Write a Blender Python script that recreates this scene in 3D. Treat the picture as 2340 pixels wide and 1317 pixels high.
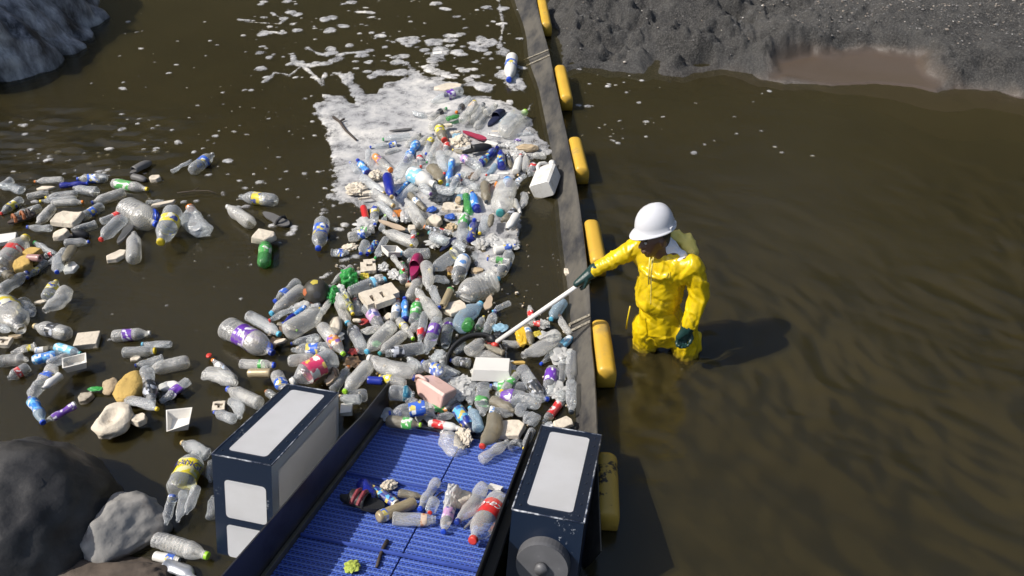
# River clean-up scene: floating plastic held back by a boom, a wading worker and a conveyor.
import bpy, bmesh, math, random
import numpy as np
from mathutils import Vector, Matrix, noise as mnoise
R = math.radians
random.seed(7)
for o in list(bpy.data.objects):
    bpy.data.objects.remove(o)
scene = bpy.context.scene
COL = scene.collection

# ------------------------------------------------------------------ camera, sky, sun, exposure
CAM_H, PITCH, FPX = 4.19, R(40.0), 1820.0
cam_d = bpy.data.cameras.new("camera")
cam_d.sensor_width = 36.0
cam_d.lens = FPX / 2340.0 * 36.0
cam_d.clip_start, cam_d.clip_end = 0.05, 3000
cam = bpy.data.objects.new("camera", cam_d)
COL.objects.link(cam)
cam.location = (0, 0, CAM_H)
cam.rotation_euler = (R(90) - PITCH, 0, 0)
scene.camera = cam
SUN_EL, SUN_AZ = R(47), math.atan2(-0.97, -0.20)          # azimuth from +Y towards +X
SUN_DIR = Vector((math.sin(SUN_AZ) * math.cos(SUN_EL), math.cos(SUN_AZ) * math.cos(SUN_EL), math.sin(SUN_EL)))
world = bpy.data.worlds.new("World")
scene.world = world
world.use_nodes = True
wn = world.node_tree.nodes
sky = wn.new("ShaderNodeTexSky")
sky.sky_type = 'NISHITA'
sky.sun_disc = False
sky.sun_elevation = SUN_EL
sky.sun_rotation = SUN_AZ % (2 * math.pi)
sky.air_density, sky.dust_density, sky.ozone_density = 1.0, 2.5, 1.0
wn["Background"].inputs[1].default_value = 0.13
world.node_tree.links.new(sky.outputs[0], wn["Background"].inputs[0])
sun_d = bpy.data.lights.new("sun", 'SUN')
sun_d.energy, sun_d.angle, sun_d.color = 4.4, R(0.53), (1.0, 0.955, 0.89)
sun = bpy.data.objects.new("sun", sun_d)
COL.objects.link(sun)
sun.rotation_euler = SUN_DIR.to_track_quat('Z', 'Y').to_euler()
vs = scene.view_settings
vs.view_transform, vs.look, vs.exposure, vs.gamma = 'Standard', 'None', 0.28, 1.0
vs.use_curve_mapping = False
cy = scene.cycles
cy.max_bounces, cy.diffuse_bounces, cy.glossy_bounces, cy.transmission_bounces = 9, 4, 4, 5
cy.transparent_max_bounces = 40
cy.caustics_reflective = cy.caustics_refractive = False
cy.sample_clamp_indirect = 4.0
cy.use_denoising = True

# ------------------------------------------------------------------ pixel <-> place
CT, ST = math.cos(PITCH), math.sin(PITCH)
def ray(px, py):
    u, v = (px - 1170.0) / FPX, (py - 658.5) / FPX
    return Vector((u, CT - v * ST, -ST - v * CT))
def G(px, py, h=0.0):                       # point at height h seen at a photo pixel
    d = ray(px, py)
    return Vector((0, 0, CAM_H)) + d * ((CAM_H - h) / -d.z)
def U(px, py, Y):                           # point on the upright plane y = Y
    d = ray(px, py)
    return Vector((0, 0, CAM_H)) + d * (Y / d.y)
def PL(px, py, p0, n):                      # point on any plane
    d = ray(px, py); c = Vector((0, 0, CAM_H))
    return c + d * ((p0 - c).dot(n) / d.dot(n))
def pxm(px, py, h=0.0):                     # pixels per metre there
    d = ray(px, py)
    return FPX / ((CAM_H - h) / -d.z)
def to_px(p):
    q = Vector(p) - Vector((0, 0, CAM_H))
    z = q.y * CT - q.z * ST; y = -q.y * ST - q.z * CT
    return 1170 + FPX * q.x / z, 658.5 + FPX * y / z

# ------------------------------------------------------------------ numpy noise
def _hash(i, j, s):
    n = (i.astype(np.int64) * 374761393 + j.astype(np.int64) * 668265263 + s * 974711) & 0x7fffffff
    n = ((n ^ (n >> 13)) * 1274126177) & 0x7fffffff
    n = (n ^ (n >> 16)) & 0xffff
    return n / 65535.0
def vnoise(x, y, s=0):
    i, j = np.floor(x), np.floor(y)
    fx, fy = x - i, y - j
    fx, fy = fx * fx * (3 - 2 * fx), fy * fy * (3 - 2 * fy)
    a, b, c, d = _hash(i, j, s), _hash(i + 1, j, s), _hash(i, j + 1, s), _hash(i + 1, j + 1, s)
    return (a + (b - a) * fx) * (1 - fy) + (c + (d - c) * fx) * fy
def fbm(x, y, o=4, s=0):
    r, a, t = 0, 1.0, 0
    for k in range(o):
        r = r + a * vnoise(x * 2 ** k, y * 2 ** k, s + k); t += a; a *= 0.5
    return r / t
def sstep(a, b, x):
    t = np.clip((x - a) / (b - a), 0, 1)
    return t * t * (3 - 2 * t)
def poly_sd(x, y, pts):                     # signed distance to a polygon, + inside
    d = np.full(x.shape, 1e9); ins = np.zeros(x.shape, bool)
    n = len(pts)
    for k in range(n):
        ax, ay = pts[k]; bx, by = pts[(k + 1) % n]
        ex, ey = bx - ax, by - ay
        t = np.clip(((x - ax) * ex + (y - ay) * ey) / (ex * ex + ey * ey + 1e-12), 0, 1)
        d = np.minimum(d, (x - ax - t * ex) ** 2 + (y - ay - t * ey) ** 2)
        c = ((ay > y) != (by > y)) & (x < (bx - ax) * (y - ay) / ((by - ay) if by != ay else 1e-9) + ax)
        ins ^= c
    d = np.sqrt(d)
    return np.where(ins, d, -d)
def line_d(x, y, pts):
    d = np.full(x.shape, 1e9)
    for (ax, ay), (bx, by) in zip(pts[:-1], pts[1:]):
        ex, ey = bx - ax, by - ay
        t = np.clip(((x - ax) * ex + (y - ay) * ey) / (ex * ex + ey * ey + 1e-12), 0, 1)
        d = np.minimum(d, (x - ax - t * ex) ** 2 + (y - ay - t * ey) ** 2)
    return np.sqrt(d)

# ------------------------------------------------------------------ objects
def link(name, me, parent=None):
    o = bpy.data.objects.new(name, me)
    COL.objects.link(o)
    if parent is not None:
        o.parent = parent
    return o
def tag(o, label=None, cat=None, group=None, kind=None):
    if label: o["label"] = label
    if cat: o["category"] = cat
    if group: o["group"] = group
    if kind: o["kind"] = kind
    return o
def empty(name, loc=(0, 0, 0)):
    o = bpy.data.objects.new(name, None)
    o.empty_display_size = 0.1
    COL.objects.link(o); o.location = loc
    return o
def mesh(name, verts, faces, smooth=False, mat=None):
    me = bpy.data.meshes.new(name)
    me.from_pydata([tuple(v) for v in verts], [], [tuple(f) for f in faces])
    me.update()
    if smooth:
        me.polygons.foreach_set("use_smooth", [True] * len(me.polygons))
    me.materials.append(mat)
    return me
def from_bm(name, bm, mat=None, smooth=False):
    bmesh.ops.recalc_face_normals(bm, faces=bm.faces)
    me = bpy.data.meshes.new(name)
    bm.to_mesh(me); bm.free()
    if smooth:
        me.polygons.foreach_set("use_smooth", [True] * len(me.polygons))
    me.materials.append(mat)
    return me
def setmat(o, m):
    o.material_slots[0].link = 'OBJECT'
    o.material_slots[0].material = m
def grid_mesh(name, X, Y, Z, mat, smooth=True):
    h, w = X.shape
    me = bpy.data.meshes.new(name)
    co = np.stack([X, Y, Z], -1).reshape(-1, 3).astype(np.float32)
    idx = np.arange(h * w).reshape(h, w)
    q = np.stack([idx[:-1, :-1], idx[:-1, 1:], idx[1:, 1:], idx[1:, :-1]], -1).reshape(-1)
    nf = (h - 1) * (w - 1)
    me.vertices.add(h * w); me.vertices.foreach_set("co", co.ravel())
    me.loops.add(nf * 4); me.loops.foreach_set("vertex_index", q.astype(np.int32))
    me.polygons.add(nf); me.polygons.foreach_set("loop_start", np.arange(nf, dtype=np.int32) * 4)
    me.polygons.foreach_set("use_smooth", np.full(nf, smooth))
    me.update(calc_edges=True); me.validate()
    me.materials.append(mat)
    return me
def bm_box(bm, p0, ex, ey, ez):             # corner + three edge vectors
    p0, ex, ey, ez = Vector(p0), Vector(ex), Vector(ey), Vector(ez)
    v = [bm.verts.new(p0 + ex * i + ey * j + ez * k) for k in (0, 1) for j in (0, 1) for i in (0, 1)]
    fs = [(0, 2, 3, 1), (4, 5, 7, 6), (0, 1, 5, 4), (2, 6, 7, 3), (0, 4, 6, 2), (1, 3, 7, 5)]
    return [bm.faces.new([v[i] for i in f]) for f in fs]
def box_me(name, p0, ex, ey, ez, mat, bevel=0.0, seg=2):
    bm = bmesh.new(); bm_box(bm, p0, ex, ey, ez)
    if bevel:
        bmesh.ops.bevel(bm, geom=bm.edges[:], offset=bevel, segments=seg, profile=0.5, affect='EDGES')
    return from_bm(name, bm, mat)
def bm_tube(bm, pts, rad, seg=8, caps=True):
    pts = [Vector(p) for p in pts]
    rings = []
    for i, p in enumerate(pts):
        t = (pts[min(i + 1, len(pts) - 1)] - pts[max(i - 1, 0)]).normalized()
        a = t.orthogonal().normalized() if i == 0 else (a - t * a.dot(t)).normalized()
        b = t.cross(a)
        r = rad[i] if isinstance(rad, (list, tuple)) else rad
        rings.append([bm.verts.new(p + (a * math.cos(2 * math.pi * k / seg) + b * math.sin(2 * math.pi * k / seg)) * r) for k in range(seg)])
    for A, B in zip(rings[:-1], rings[1:]):
        for k in range(seg):
            bm.faces.new((A[k], A[(k + 1) % seg], B[(k + 1) % seg], B[k]))
    if caps:
        bm.faces.new(rings[0][::-1]); bm.faces.new(rings[-1])
def tube_me(name, pts, rad, mat, seg=8):
    bm = bmesh.new(); bm_tube(bm, pts, rad, seg)
    return from_bm(name, bm, mat, True)

# ------------------------------------------------------------------ materials
def nmat(name):
    m = bpy.data.materials.new(name); m.use_nodes = True
    nt = m.node_tree
    return m, nt, nt.nodes, nt.links, nt.nodes["Principled BSDF"]
def add_noise(nt, scale, detail=4, rough=0.6, coord='Object', stretch=None, rnd=False, w=None):
    tc = nt.nodes.new("ShaderNodeTexCoord")
    src = tc.outputs[coord]
    if stretch or rnd:
        mp = nt.nodes.new("ShaderNodeMapping")
        if stretch: mp.inputs['Scale'].default_value = stretch
        nt.links.new(src, mp.inputs[0])
        if rnd:
            oi = nt.nodes.new("ShaderNodeObjectInfo")
            ml = nt.nodes.new("ShaderNodeMath"); ml.operation = 'MULTIPLY'; ml.inputs[1].default_value = 37.0
            nt.links.new(oi.outputs['Random'], ml.inputs[0])
            nt.links.new(ml.outputs[0], mp.inputs['Location'])
        src = mp.outputs[0]
    nz = nt.nodes.new("ShaderNodeTexNoise")
    nz.inputs['Scale'].default_value = scale
    nz.inputs['Detail'].default_value = detail
    nz.inputs['Roughness'].default_value = rough
    nt.links.new(src, nz.inputs['Vector'])
    return nz
def ramp(nt, src, stops):
    r = nt.nodes.new("ShaderNodeValToRGB")
    e = r.color_ramp.elements
    while len(e) < len(stops): e.new(0.5)
    for k, (p, c) in enumerate(stops):
        e[k].position = p
        e[k].color = (c, c, c, 1) if not isinstance(c, tuple) else (*c, 1)
    nt.links.new(src, r.inputs[0])
    return r
def add_bump(nt, bsdf, src, strength, dist=0.01):
    b = nt.nodes.new("ShaderNodeBump")
    b.inputs['Strength'].default_value = strength
    b.inputs['Distance'].default_value = dist
    nt.links.new(src, b.inputs['Height'])
    nt.links.new(b.outputs[0], bsdf.inputs['Normal'])
    return b
def mixc(nt, fac, a, b):
    m = nt.nodes.new("ShaderNodeMix"); m.data_type = 'RGBA'
    for sock, v in ((m.inputs[0], fac), (m.inputs[6], a), (m.inputs[7], b)):
        if hasattr(v, 'links'): nt.links.new(v, sock)
        elif isinstance(v, tuple): sock.default_value = (*v, 1)
        else: sock.default_value = v
    return m.outputs[2]
def solid(name, col, rough=0.5, var=0.25, scale=8.0, bump=0.0, bscale=60.0, dirt=None, dirt_amt=0.5, dscale=12.0, spec=0.5, metal=0.0, rnd=True):
    m, nt, n, l, p = nmat(name)
    nz = add_noise(nt, scale, 5, rnd=rnd)
    dark = tuple(c * (1 - var) for c in col)
    c = mixc(nt, ramp(nt, nz.outputs[0], [(0.3, 0.0), (0.7, 1.0)]).outputs[0], dark, col)
    if dirt:
        dz = add_noise(nt, dscale, 6, 0.7, rnd=rnd)
        c = mixc(nt, ramp(nt, dz.outputs[0], [(1 - dirt_amt - 0.08, 0.0), (1 - dirt_amt + 0.1, 1.0)]).outputs[0], c, dirt)
    l.new(c, p.inputs['Base Color'])
    p.inputs['Roughness'].default_value = rough
    p.inputs['Specular IOR Level'].default_value = spec
    p.inputs['Metallic'].default_value = metal
    if bump:
        bz = add_noise(nt, bscale, 4, rnd=rnd)
        add_bump(nt, p, bz.outputs[0], bump)
    return m
def clear_plastic(name, col=(0.72, 0.73, 0.72), tint=(0.9, 0.92, 0.9), base=0.2, edge=0.75, rough=0.12, dirt=(0.32, 0.28, 0.2), dirt_amt=0.3):
    m, nt, n, l, p = nmat(name)
    nz = add_noise(nt, 2.2, 6, 0.75, stretch=(2.2, 1, 1), rnd=True)
    dr = ramp(nt, nz.outputs[0], [(0.62 - dirt_amt * 0.3, 0.0), (0.8 - dirt_amt * 0.2, 1.0)])
    l.new(mixc(nt, dr.outputs[0], col, dirt), p.inputs['Base Color'])
    p.inputs['Roughness'].default_value = 0.5
    p.inputs['Specular IOR Level'].default_value = 0.1
    fz = add_noise(nt, 3.2, 4, 0.6, stretch=(3.0, 1, 1), rnd=True)
    gl = n.new("ShaderNodeBsdfGlossy"); gl.inputs['Roughness'].default_value = rough
    bp = n.new("ShaderNodeBump"); bp.inputs['Strength'].default_value = 0.8; bp.inputs['Distance'].default_value = 0.014
    l.new(fz.outputs[0], bp.inputs['Height']); l.new(bp.outputs[0], gl.inputs['Normal'])
    lf = n.new("ShaderNodeLayerWeight"); lf.inputs[0].default_value = 0.5; l.new(bp.outputs[0], lf.inputs['Normal'])
    pw = n.new("ShaderNodeMath"); pw.operation = 'POWER'; l.new(lf.outputs['Facing'], pw.inputs[0]); pw.inputs[1].default_value = 4.0
    fr = n.new("ShaderNodeMath"); fr.operation = 'MULTIPLY_ADD'; l.new(pw.outputs[0], fr.inputs[0]); fr.inputs[1].default_value = 0.6; fr.inputs[2].default_value = 0.065
    tr = n.new("ShaderNodeBsdfTransparent"); tr.inputs[0].default_value = (*tint, 1)
    lw = n.new("ShaderNodeLayerWeight"); lw.inputs[0].default_value = 0.35
    mr = n.new("ShaderNodeMapRange")
    mr.inputs['From Min'].default_value, mr.inputs['From Max'].default_value = 0.0, 1.0
    mr.inputs['To Min'].default_value, mr.inputs['To Max'].default_value = base, edge
    l.new(lw.outputs['Facing'], mr.inputs['Value'])
    ad = n.new("ShaderNodeMath"); ad.operation = 'MULTIPLY_ADD'; ad.use_clamp = True
    l.new(dr.outputs[0], ad.inputs[0]); ad.inputs[1].default_value = 0.22; l.new(mr.outputs[0], ad.inputs[2])
    mx = n.new("ShaderNodeMixShader")
    l.new(ad.outputs[0], mx.inputs[0]); l.new(tr.outputs[0], mx.inputs[1]); l.new(p.outputs[0], mx.inputs[2])
    m2 = n.new("ShaderNodeMixShader"); l.new(fr.outputs[0], m2.inputs[0]); l.new(mx.outputs[0], m2.inputs[1]); l.new(gl.outputs[0], m2.inputs[2])
    l.new(m2.outputs[0], n["Material Output"].inputs['Surface'])
    return m
def label_mat(name, col, acc, third=None):
    m, nt, n, l, p = nmat(name)
    tc = n.new("ShaderNodeTexCoord"); mp = n.new("ShaderNodeMapping")
    mp.inputs['Scale'].default_value = (5.5, 0.75, 0.75)
    oi = n.new("ShaderNodeObjectInfo")
    l.new(tc.outputs['Object'], mp.inputs[0]); l.new(oi.outputs['Random'], mp.inputs['Location'])
    vo = n.new("ShaderNodeTexVoronoi"); vo.distance = 'CHEBYCHEV'; vo.inputs['Scale'].default_value = 2.0
    l.new(mp.outputs[0], vo.inputs['Vector'])
    sp = n.new("ShaderNodeSeparateColor"); l.new(vo.outputs['Color'], sp.inputs[0])
    c = mixc(nt, ramp(nt, sp.outputs[0], [(0.70, 0.0), (0.72, 1.0)]).outputs[0], col, acc)
    if third:
        c = mixc(nt, ramp(nt, sp.outputs[1], [(0.82, 0.0), (0.84, 1.0)]).outputs[0], c, third)
    dz = add_noise(nt, 3, 5, rnd=True)
    c = mixc(nt, ramp(nt, dz.outputs[0], [(0.48, 0.0), (0.75, 0.75)]).outputs[0], c, (0.32, 0.29, 0.23))
    l.new(c, p.inputs['Base Color'])
    p.inputs['Roughness'].default_value = 0.32
    return m
# ================================================================== THE SETTING
# ---- ground: river bed, sand bank
WL = [(1262, 60), (1270, 120), (1290, 158), (1335, 150), (1400, 166), (1470, 168), (1498, 140), (1512, 166), (1560, 176), (1590, 163),
      (1640, 160), (1690, 166), (1745, 182), (1790, 192), (1900, 196), (2000, 190), (2090, 198), (2140, 212), (2180, 200), (2260, 205), (2340, 222), (2480, 235)]
bank_poly = [tuple(G(*p).xy) for p in WL] + [(12.0, 8.6), (26, 10), (26, 40), (0.2, 40), (0.6, 13)]
mud_poly = [tuple(G(*p).xy) for p in [(1745, 185), (1760, 145), (1840, 128), (2000, 122), (2110, 140), (2150, 190), (2145, 225), (1900, 205)]]
def bank_height(x, y):
    s = poly_sd(x, y, bank_poly)
    m = poly_sd(x, y, mud_poly)
    mud = sstep(-0.16, 0.16, m + (fbm(x * 3, y * 3, 4, 19) - 0.5) * 0.22)
    right = sstep(3.2, 4.6, x)
    sn = s + (fbm(x * 3.1, y * 3.1, 4, 3) - 0.5) * 0.30 * (1 - mud) * sstep(-0.6, 0.0, s)
    under = -np.minimum(0.55, -np.minimum(sn, 0) * (0.34 - 0.26 * right))
    rough_ = 0.25 + 1.15 * sstep(5.4, 2.4, x + (y - 10) * 0.7) + 0.35 * sstep(0.9, 0.2, sn)
    lump = ((fbm(x * 2.3, y * 2.3, 6, 11) - 0.45) * 0.40 + np.abs(fbm(x * 5.0, y * 3.6, 4, 23) - 0.5) * 0.24) * rough_ + (fbm(x * 15, y * 15, 4, 31) - 0.5) * 0.075
    dig = np.maximum(0, fbm(x * 1.7 + 9, y * 2.6, 3, 41) - 0.58) * -1.3 * rough_
    over = 0.20 * (1 - np.exp(-np.maximum(sn, 0) / 0.22)) + 0.06 * np.maximum(sn, 0) + (lump + dig) * sstep(0.02, 0.35, sn)
    flat = 0.012 + 0.045 * np.maximum(s, 0) + 0.035 * np.sin(x * 2.1 + y * 3) * sstep(0.0, 0.4, s) * vnoise(x * 1.4, y * 1.4, 8)
    z = np.where(sn > 0, over * (1 - mud) + flat * mud, under)
    return z, s, mud
def dense(lo, hi, a, b, step, coarse):
    l = list(np.linspace(lo, a, coarse)[:-1]); r = list(np.linspace(b, hi, coarse)[1:])
    return np.array(l + list(np.arange(a, b, step)) + r)
gx = dense(-60, 60, 0.2, 9.0, 0.026, 40)
gy = dense(-25, 60, 8.2, 13.2, 0.026, 30)
GX, GY = np.meshgrid(gx, gy)
GZ, GS, GM = bank_height(GX, GY)
GZ = GZ + np.where(GY > 14, np.minimum((GY - 14) * 0.25, 4), 0) + np.maximum(0, np.abs(GX) - 15) * 0.3
m_sand, nt, n, l, p = nmat("dark_wet_sand")
nz = add_noise(nt, 1.6, 8, 0.7)
fz = add_noise(nt, 42, 4, 0.8)
c0 = mixc(nt, ramp(nt, nz.outputs[0], [(0.40, 0.0), (0.60, 1.0)]).outputs[0], (0.022, 0.0205, 0.019), (0.070, 0.066, 0.060))
c1 = mixc(nt, ramp(nt, fz.outputs[0], [(0.45, 0.0), (0.68, 1.0)]).outputs[0], c0, (0.135, 0.13, 0.12))
at = n.new("ShaderNodeAttribute"); at.attribute_name = "mud"
c2 = mixc(nt, at.outputs['Fac'], c1, (0.080, 0.059, 0.042))
l.new(c2, p.inputs['Base Color'])
rr = n.new("ShaderNodeMapRange"); rr.inputs['To Min'].default_value = 0.75; rr.inputs['To Max'].default_value = 0.3
l.new(at.outputs['Fac'], rr.inputs['Value']); l.new(rr.outputs[0], p.inputs['Roughness'])
bz = add_noise(nt, 45, 6, 0.75)
iv = n.new("ShaderNodeMapRange"); iv.inputs['To Min'].default_value = 1.0; iv.inputs['To Max'].default_value = 0.1
l.new(at.outputs['Fac'], iv.inputs['Value'])
bp = add_bump(nt, p, bz.outputs[0], 1.0, 0.05); l.new(iv.outputs[0], bp.inputs['Strength'])
me = grid_mesh("ground", GX, GY, GZ, m_sand)
mud_w = np.maximum(GM, sstep(1.2, 3.6, GX) * sstep(0.14, -0.12, GS)) * (1 - 0.9 * sstep(0.2, 0.6, GS * (1 - GM)))
a_ = me.attributes.new("mud", 'FLOAT', 'POINT'); a_.data.foreach_set("value", mud_w.ravel().astype(np.float32))
ground = tag(link("ground", me), kind="structure")

# ---- gravel strewn over the bank
def bank_z(x, y):
    z, s, m = bank_height(np.array([x]), np.array([y])); return float(z[0]), float(s[0]), float(m[0])
rng = np.random.RandomState(5)
N = 14000
cx_, cy_ = rng.uniform(0.6, 8.6, N), rng.uniform(8.9, 12.9, N)
hz, hs, hm = bank_height(cx_, cy_)
keep = (hs > 0.12) & (hm < 0.2) & (rng.rand(N) < 0.15 + 0.85 * sstep(0.5, 1.9, hs) * sstep(1.5, 4.5, cx_ + rng.randn(N)))
octa = np.array([(1, 0, 0), (0, 1, 0), (-1, 0, 0), (0, -1, 0), (0, 0, 1), (0, 0, -1)], float)
ofc = [(0, 1, 4), (1, 2, 4), (2, 3, 4), (3, 0, 4), (1, 0, 5), (2, 1, 5), (3, 2, 5), (0, 3, 5)]
gv, gf = [], []
for x, y, z in zip(cx_[keep], cy_[keep], hz[keep]):
    r = 0.005 + 0.014 * rng.rand() ** 3 + (0.016 if rng.rand() < 0.02 else 0)
    a = rng.rand() * 6.28; ca, sa = math.cos(a), math.sin(a)
    q = octa * np.array([r * rng.uniform(0.9, 1.5), r, r * 0.7]) * rng.uniform(0.8, 1.2, (6, 1))
    b = len(gv)
    gv += [(x + v[0] * ca - v[1] * sa, y + v[0] * sa + v[1] * ca, z + r * 0.25 + v[2]) for v in q]
    gf += [(b + i, b + j, b + k) for i, j, k in ofc]
m_grav, nt, n, l, p = nmat("gravel_grey")
nz = add_noise(nt, 14, 2, 0.5)
l.new(ramp(nt, nz.outputs[0], [(0.3, (0.05, 0.05, 0.05)), (0.5, (0.14, 0.135, 0.13)), (0.62, (0.2, 0.16, 0.12)), (0.72, (0.5, 0.49, 0.46))]).outputs[0], p.inputs['Base Color'])
p.inputs['Roughness'].default_value = 0.7
tag(link("gravel", mesh("gravel", gv, gf, False, m_grav)), "pale and grey gravel strewn over the dark sand bank", "gravel", kind="stuff")

# ---- far hillside across the river bend (its dark slope is what the far water mirrors)
an = np.radians(np.linspace(-120, 120, 120)); rd = np.array([24, 27, 31, 36, 42, 50, 60, 75, 95.])
AN, RD = np.meshgrid(an, rd)
HX, HY = RD * np.sin(AN), RD * np.cos(AN)
HZ = (RD - 23) * 0.80 * (0.78 + 0.5 * fbm(AN * 5 + 3, RD * 0.05, 4, 77)) - 0.5
m_hill = solid("hillside_scrub", (0.035, 0.045, 0.018), 0.9, 0.6, 0.4, 0.5, 3.0, dirt=(0.06, 0.045, 0.03), dirt_amt=0.45, dscale=0.3, rnd=False)
tag(link("hillside", grid_mesh("hillside", HX, HY, HZ, m_hill)), kind="structure")

# ---- water: rippled surface over murky layers
LEG = G(1515, 795)
wx = dense(-60, 60, -8.2, 8.4, 0.03, 14)
wy = dense(-20, 30, 1.0, 13.2, 0.03, 10)
WX, WY = np.meshgrid(wx, wy)
rr_ = np.hypot(WX - LEG.x, WY - LEG.y)
th_ = np.arctan2(WY - LEG.y, WX - LEG.x)
BOOM_X = 0.30 + (WY - 2.5) * -0.01
righty = sstep(BOOM_X + 0.15, BOOM_X + 0.7, WX)
near = sstep(8.0, 4.0, WY)
wob = fbm(WX * 2.2, WY * 2.2, 4, 5) * 0.30 + fbm(WX * 6, WY * 6, 3, 15) * 0.08
ring = 0.006 * np.sin(2 * np.pi * (rr_ + wob) / (0.13 + 0.03 * vnoise(th_ * 1.3, rr_ * 0, 4))) * np.exp(-rr_ / 0.55) * sstep(0.35, 0.75, fbm(th_ * 1.8 + 7, rr_ * 3.0, 3, 6))
ring = ring + (fbm(rr_ * 7.5, th_ * 3.4 + 40, 4, 16) - 0.5) * 0.050 * np.exp(-np.maximum(0, rr_ - 0.3) / 0.9)
ca, sa = math.cos(R(-35)), math.sin(R(-35))
wu, wv = WX * ca + WY * sa, -WX * sa + WY * ca
chop = (fbm(wu * 1.3, wv * 2.6, 4, 51) - 0.5) * 0.040 + (fbm(wu * 3.0 + 3 * fbm(WX * 1.5, WY * 1.5, 2, 52), wv * 6.0 + 2 * fbm(WX * 2, WY * 2, 2, 53), 4, 61) - 0.5) * 0.058
calm = (fbm(WX * 1.1, WY * 2.2, 3, 71) - 0.5) * 0.006 + (fbm(WX * 5, WY * 9, 2, 81) - 0.5) * 0.0016
mask = righty * near * (0.22 + 0.78 * sstep(0.30, 0.62, fbm(WX * 0.8 + 5, WY * 0.9, 3, 91)))
WZ = calm * (1 - mask) + chop * mask * 0.75 + ring * righty
lc = sstep(-3.0, -4.4, WX) * sstep(8.6, 7.4, WY) * sstep(5.4, 6.4, WY)        # riffle near the upper left rock
WZ = WZ + lc * (fbm(WX * 2.2, WY * 7, 4, 101) - 0.5) * 0.09
MUD = (0.062, 0.052, 0.0215)
def murk(name, alpha, surface):
    m, nt, n, l, p = nmat(name)
    n.remove(p)
    df = n.new("ShaderNodeBsdfDiffuse"); tr = n.new("ShaderNodeBsdfTransparent")
    nz = add_noise(nt, 0.55, 4, 0.6)
    l.new(mixc(nt, ramp(nt, nz.outputs[0], [(0.3, 0.0), (0.7, 1.0)]).outputs[0], tuple(c * 0.80 for c in MUD), tuple(c * 1.10 for c in MUD)), df.inputs[0])
    tr.inputs[0].default_value = (0.86, 0.74, 0.5, 1) if not surface else (0.95, 0.9, 0.75, 1)
    mx = n.new("ShaderNodeMixShader"); mx.inputs[0].default_value = alpha
    l.new(tr.outputs[0], mx.inputs[1]); l.new(df.outputs[0], mx.inputs[2])
    out = mx.outputs[0]
    if surface:
        gl = n.new("ShaderNodeBsdfGlossy"); gl.inputs['Roughness'].default_value = 0.04
        b1 = add_noise(nt, 12, 5, 0.65, stretch=(1, 1.9, 1))
        bm_ = n.new("ShaderNodeBump"); bm_.inputs['Strength'].default_value = 0.55; bm_.inputs['Distance'].default_value = 0.006
        l.new(b1.outputs[0], bm_.inputs['Height'])
        l.new(bm_.outputs[0], gl.inputs['Normal'])
        fr = n.new("ShaderNodeFresnel"); fr.inputs[0].default_value = 1.44
        l.new(bm_.outputs[0], fr.inputs['Normal'])
        m2 = n.new("ShaderNodeMixShader")
        l.new(fr.outputs[0], m2.inputs[0]); l.new(out, m2.inputs[1]); l.new(gl.outputs[0], m2.inputs[2])
        out = m2.outputs[0]
    l.new(out, n["Material Output"].inputs['Surface'])
    return m
water = tag(link("water", grid_mesh("water", WX, WY, WZ, murk("river_water", 0.30, True))), kind="structure")
m_layer = murk("murky_water", 0.50, False)
for dz in (-0.035, -0.08, -0.135, -0.2):
    link("murky_layer", mesh("murky_layer", [(-60, -20, dz), (60, -20, dz), (60, 30, dz), (-60, 30, dz)], [(0, 1, 2, 3)], False, m_layer), water)

# ---- foam on the water
def marching(Fld, x0, y0, st):
    h, w = Fld.shape
    vid, vs_, fs_ = {}, [], []
    def corner(i, j):
        k = ('c', i, j)
        if k not in vid:
            vid[k] = len(vs_); vs_.append((x0 + j * st, y0 + i * st, Fld[i, j]))
        return vid[k]
    def edge(i, j, i2, j2):
        k = ('e', min(i, i2), min(j, j2), i == i2)
        if k not in vid:
            a, b = Fld[i, j], Fld[i2, j2]; t = a / (a - b)
            vid[k] = len(vs_); vs_.append((x0 + (j + (j2 - j) * t) * st, y0 + (i + (i2 - i) * t) * st, 0.0))
        return vid[k]
    pos = Fld > 0
    act = pos[:-1, :-1] | pos[:-1, 1:] | pos[1:, :-1] | pos[1:, 1:]
    for i, j in zip(*np.nonzero(act)):
        ring_ = [(i, j), (i, j + 1), (i + 1, j + 1), (i + 1, j)]
        poly = []
        for k in range(4):
            a, b = ring_[k], ring_[(k + 1) % 4]
            if pos[a]: poly.append(corner(*a))
            if pos[a] != pos[b]: poly.append(edge(*a, *b))
        if len(poly) > 2: fs_.append(poly)
    return vs_, fs_
FX0, FY0, FST = -7.0, 3.0, 0.0125
fxs, fys = np.arange(FX0, 3.2, FST), np.arange(FY0, 11.8, FST)
FX, FY = np.meshgrid(fxs, fys)
FF = np.full(FX.shape, -1.0)
nA = fbm(FX * 6, FY * 6, 5, 201) - 0.5
nB = fbm(FX * 22, FY * 22, 3, 211) - 0.5
def gpts(pts): return [tuple(G(*p).xy) for p in pts]
main_poly = gpts([(722, 240), (737, 217), (790, 218), (802, 238), (813, 243), (803, 213), (780, 187), (770, 167), (800, 165), (807, 190), (833, 203), (860, 214), (883, 190), (920, 176),
                  (930, 143), (953, 155), (993, 180), (1043, 187), (1060, 213), (1113, 222), (1163, 235), (1200, 262), (1235, 300), (1252, 345), (1225, 372), (1190, 400), (1182, 440), (1196, 480),
                  (1182, 540), (1165, 590), (1130, 640), (1085, 640), (1060, 560), (1000, 500), (900, 490), (830, 495), (792, 470), (765, 450), (755, 400), (745, 330), (735, 290)])
FF = np.maximum(FF, poly_sd(FX, FY, main_poly) + nA * 0.24 + nB * 0.07)
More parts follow.
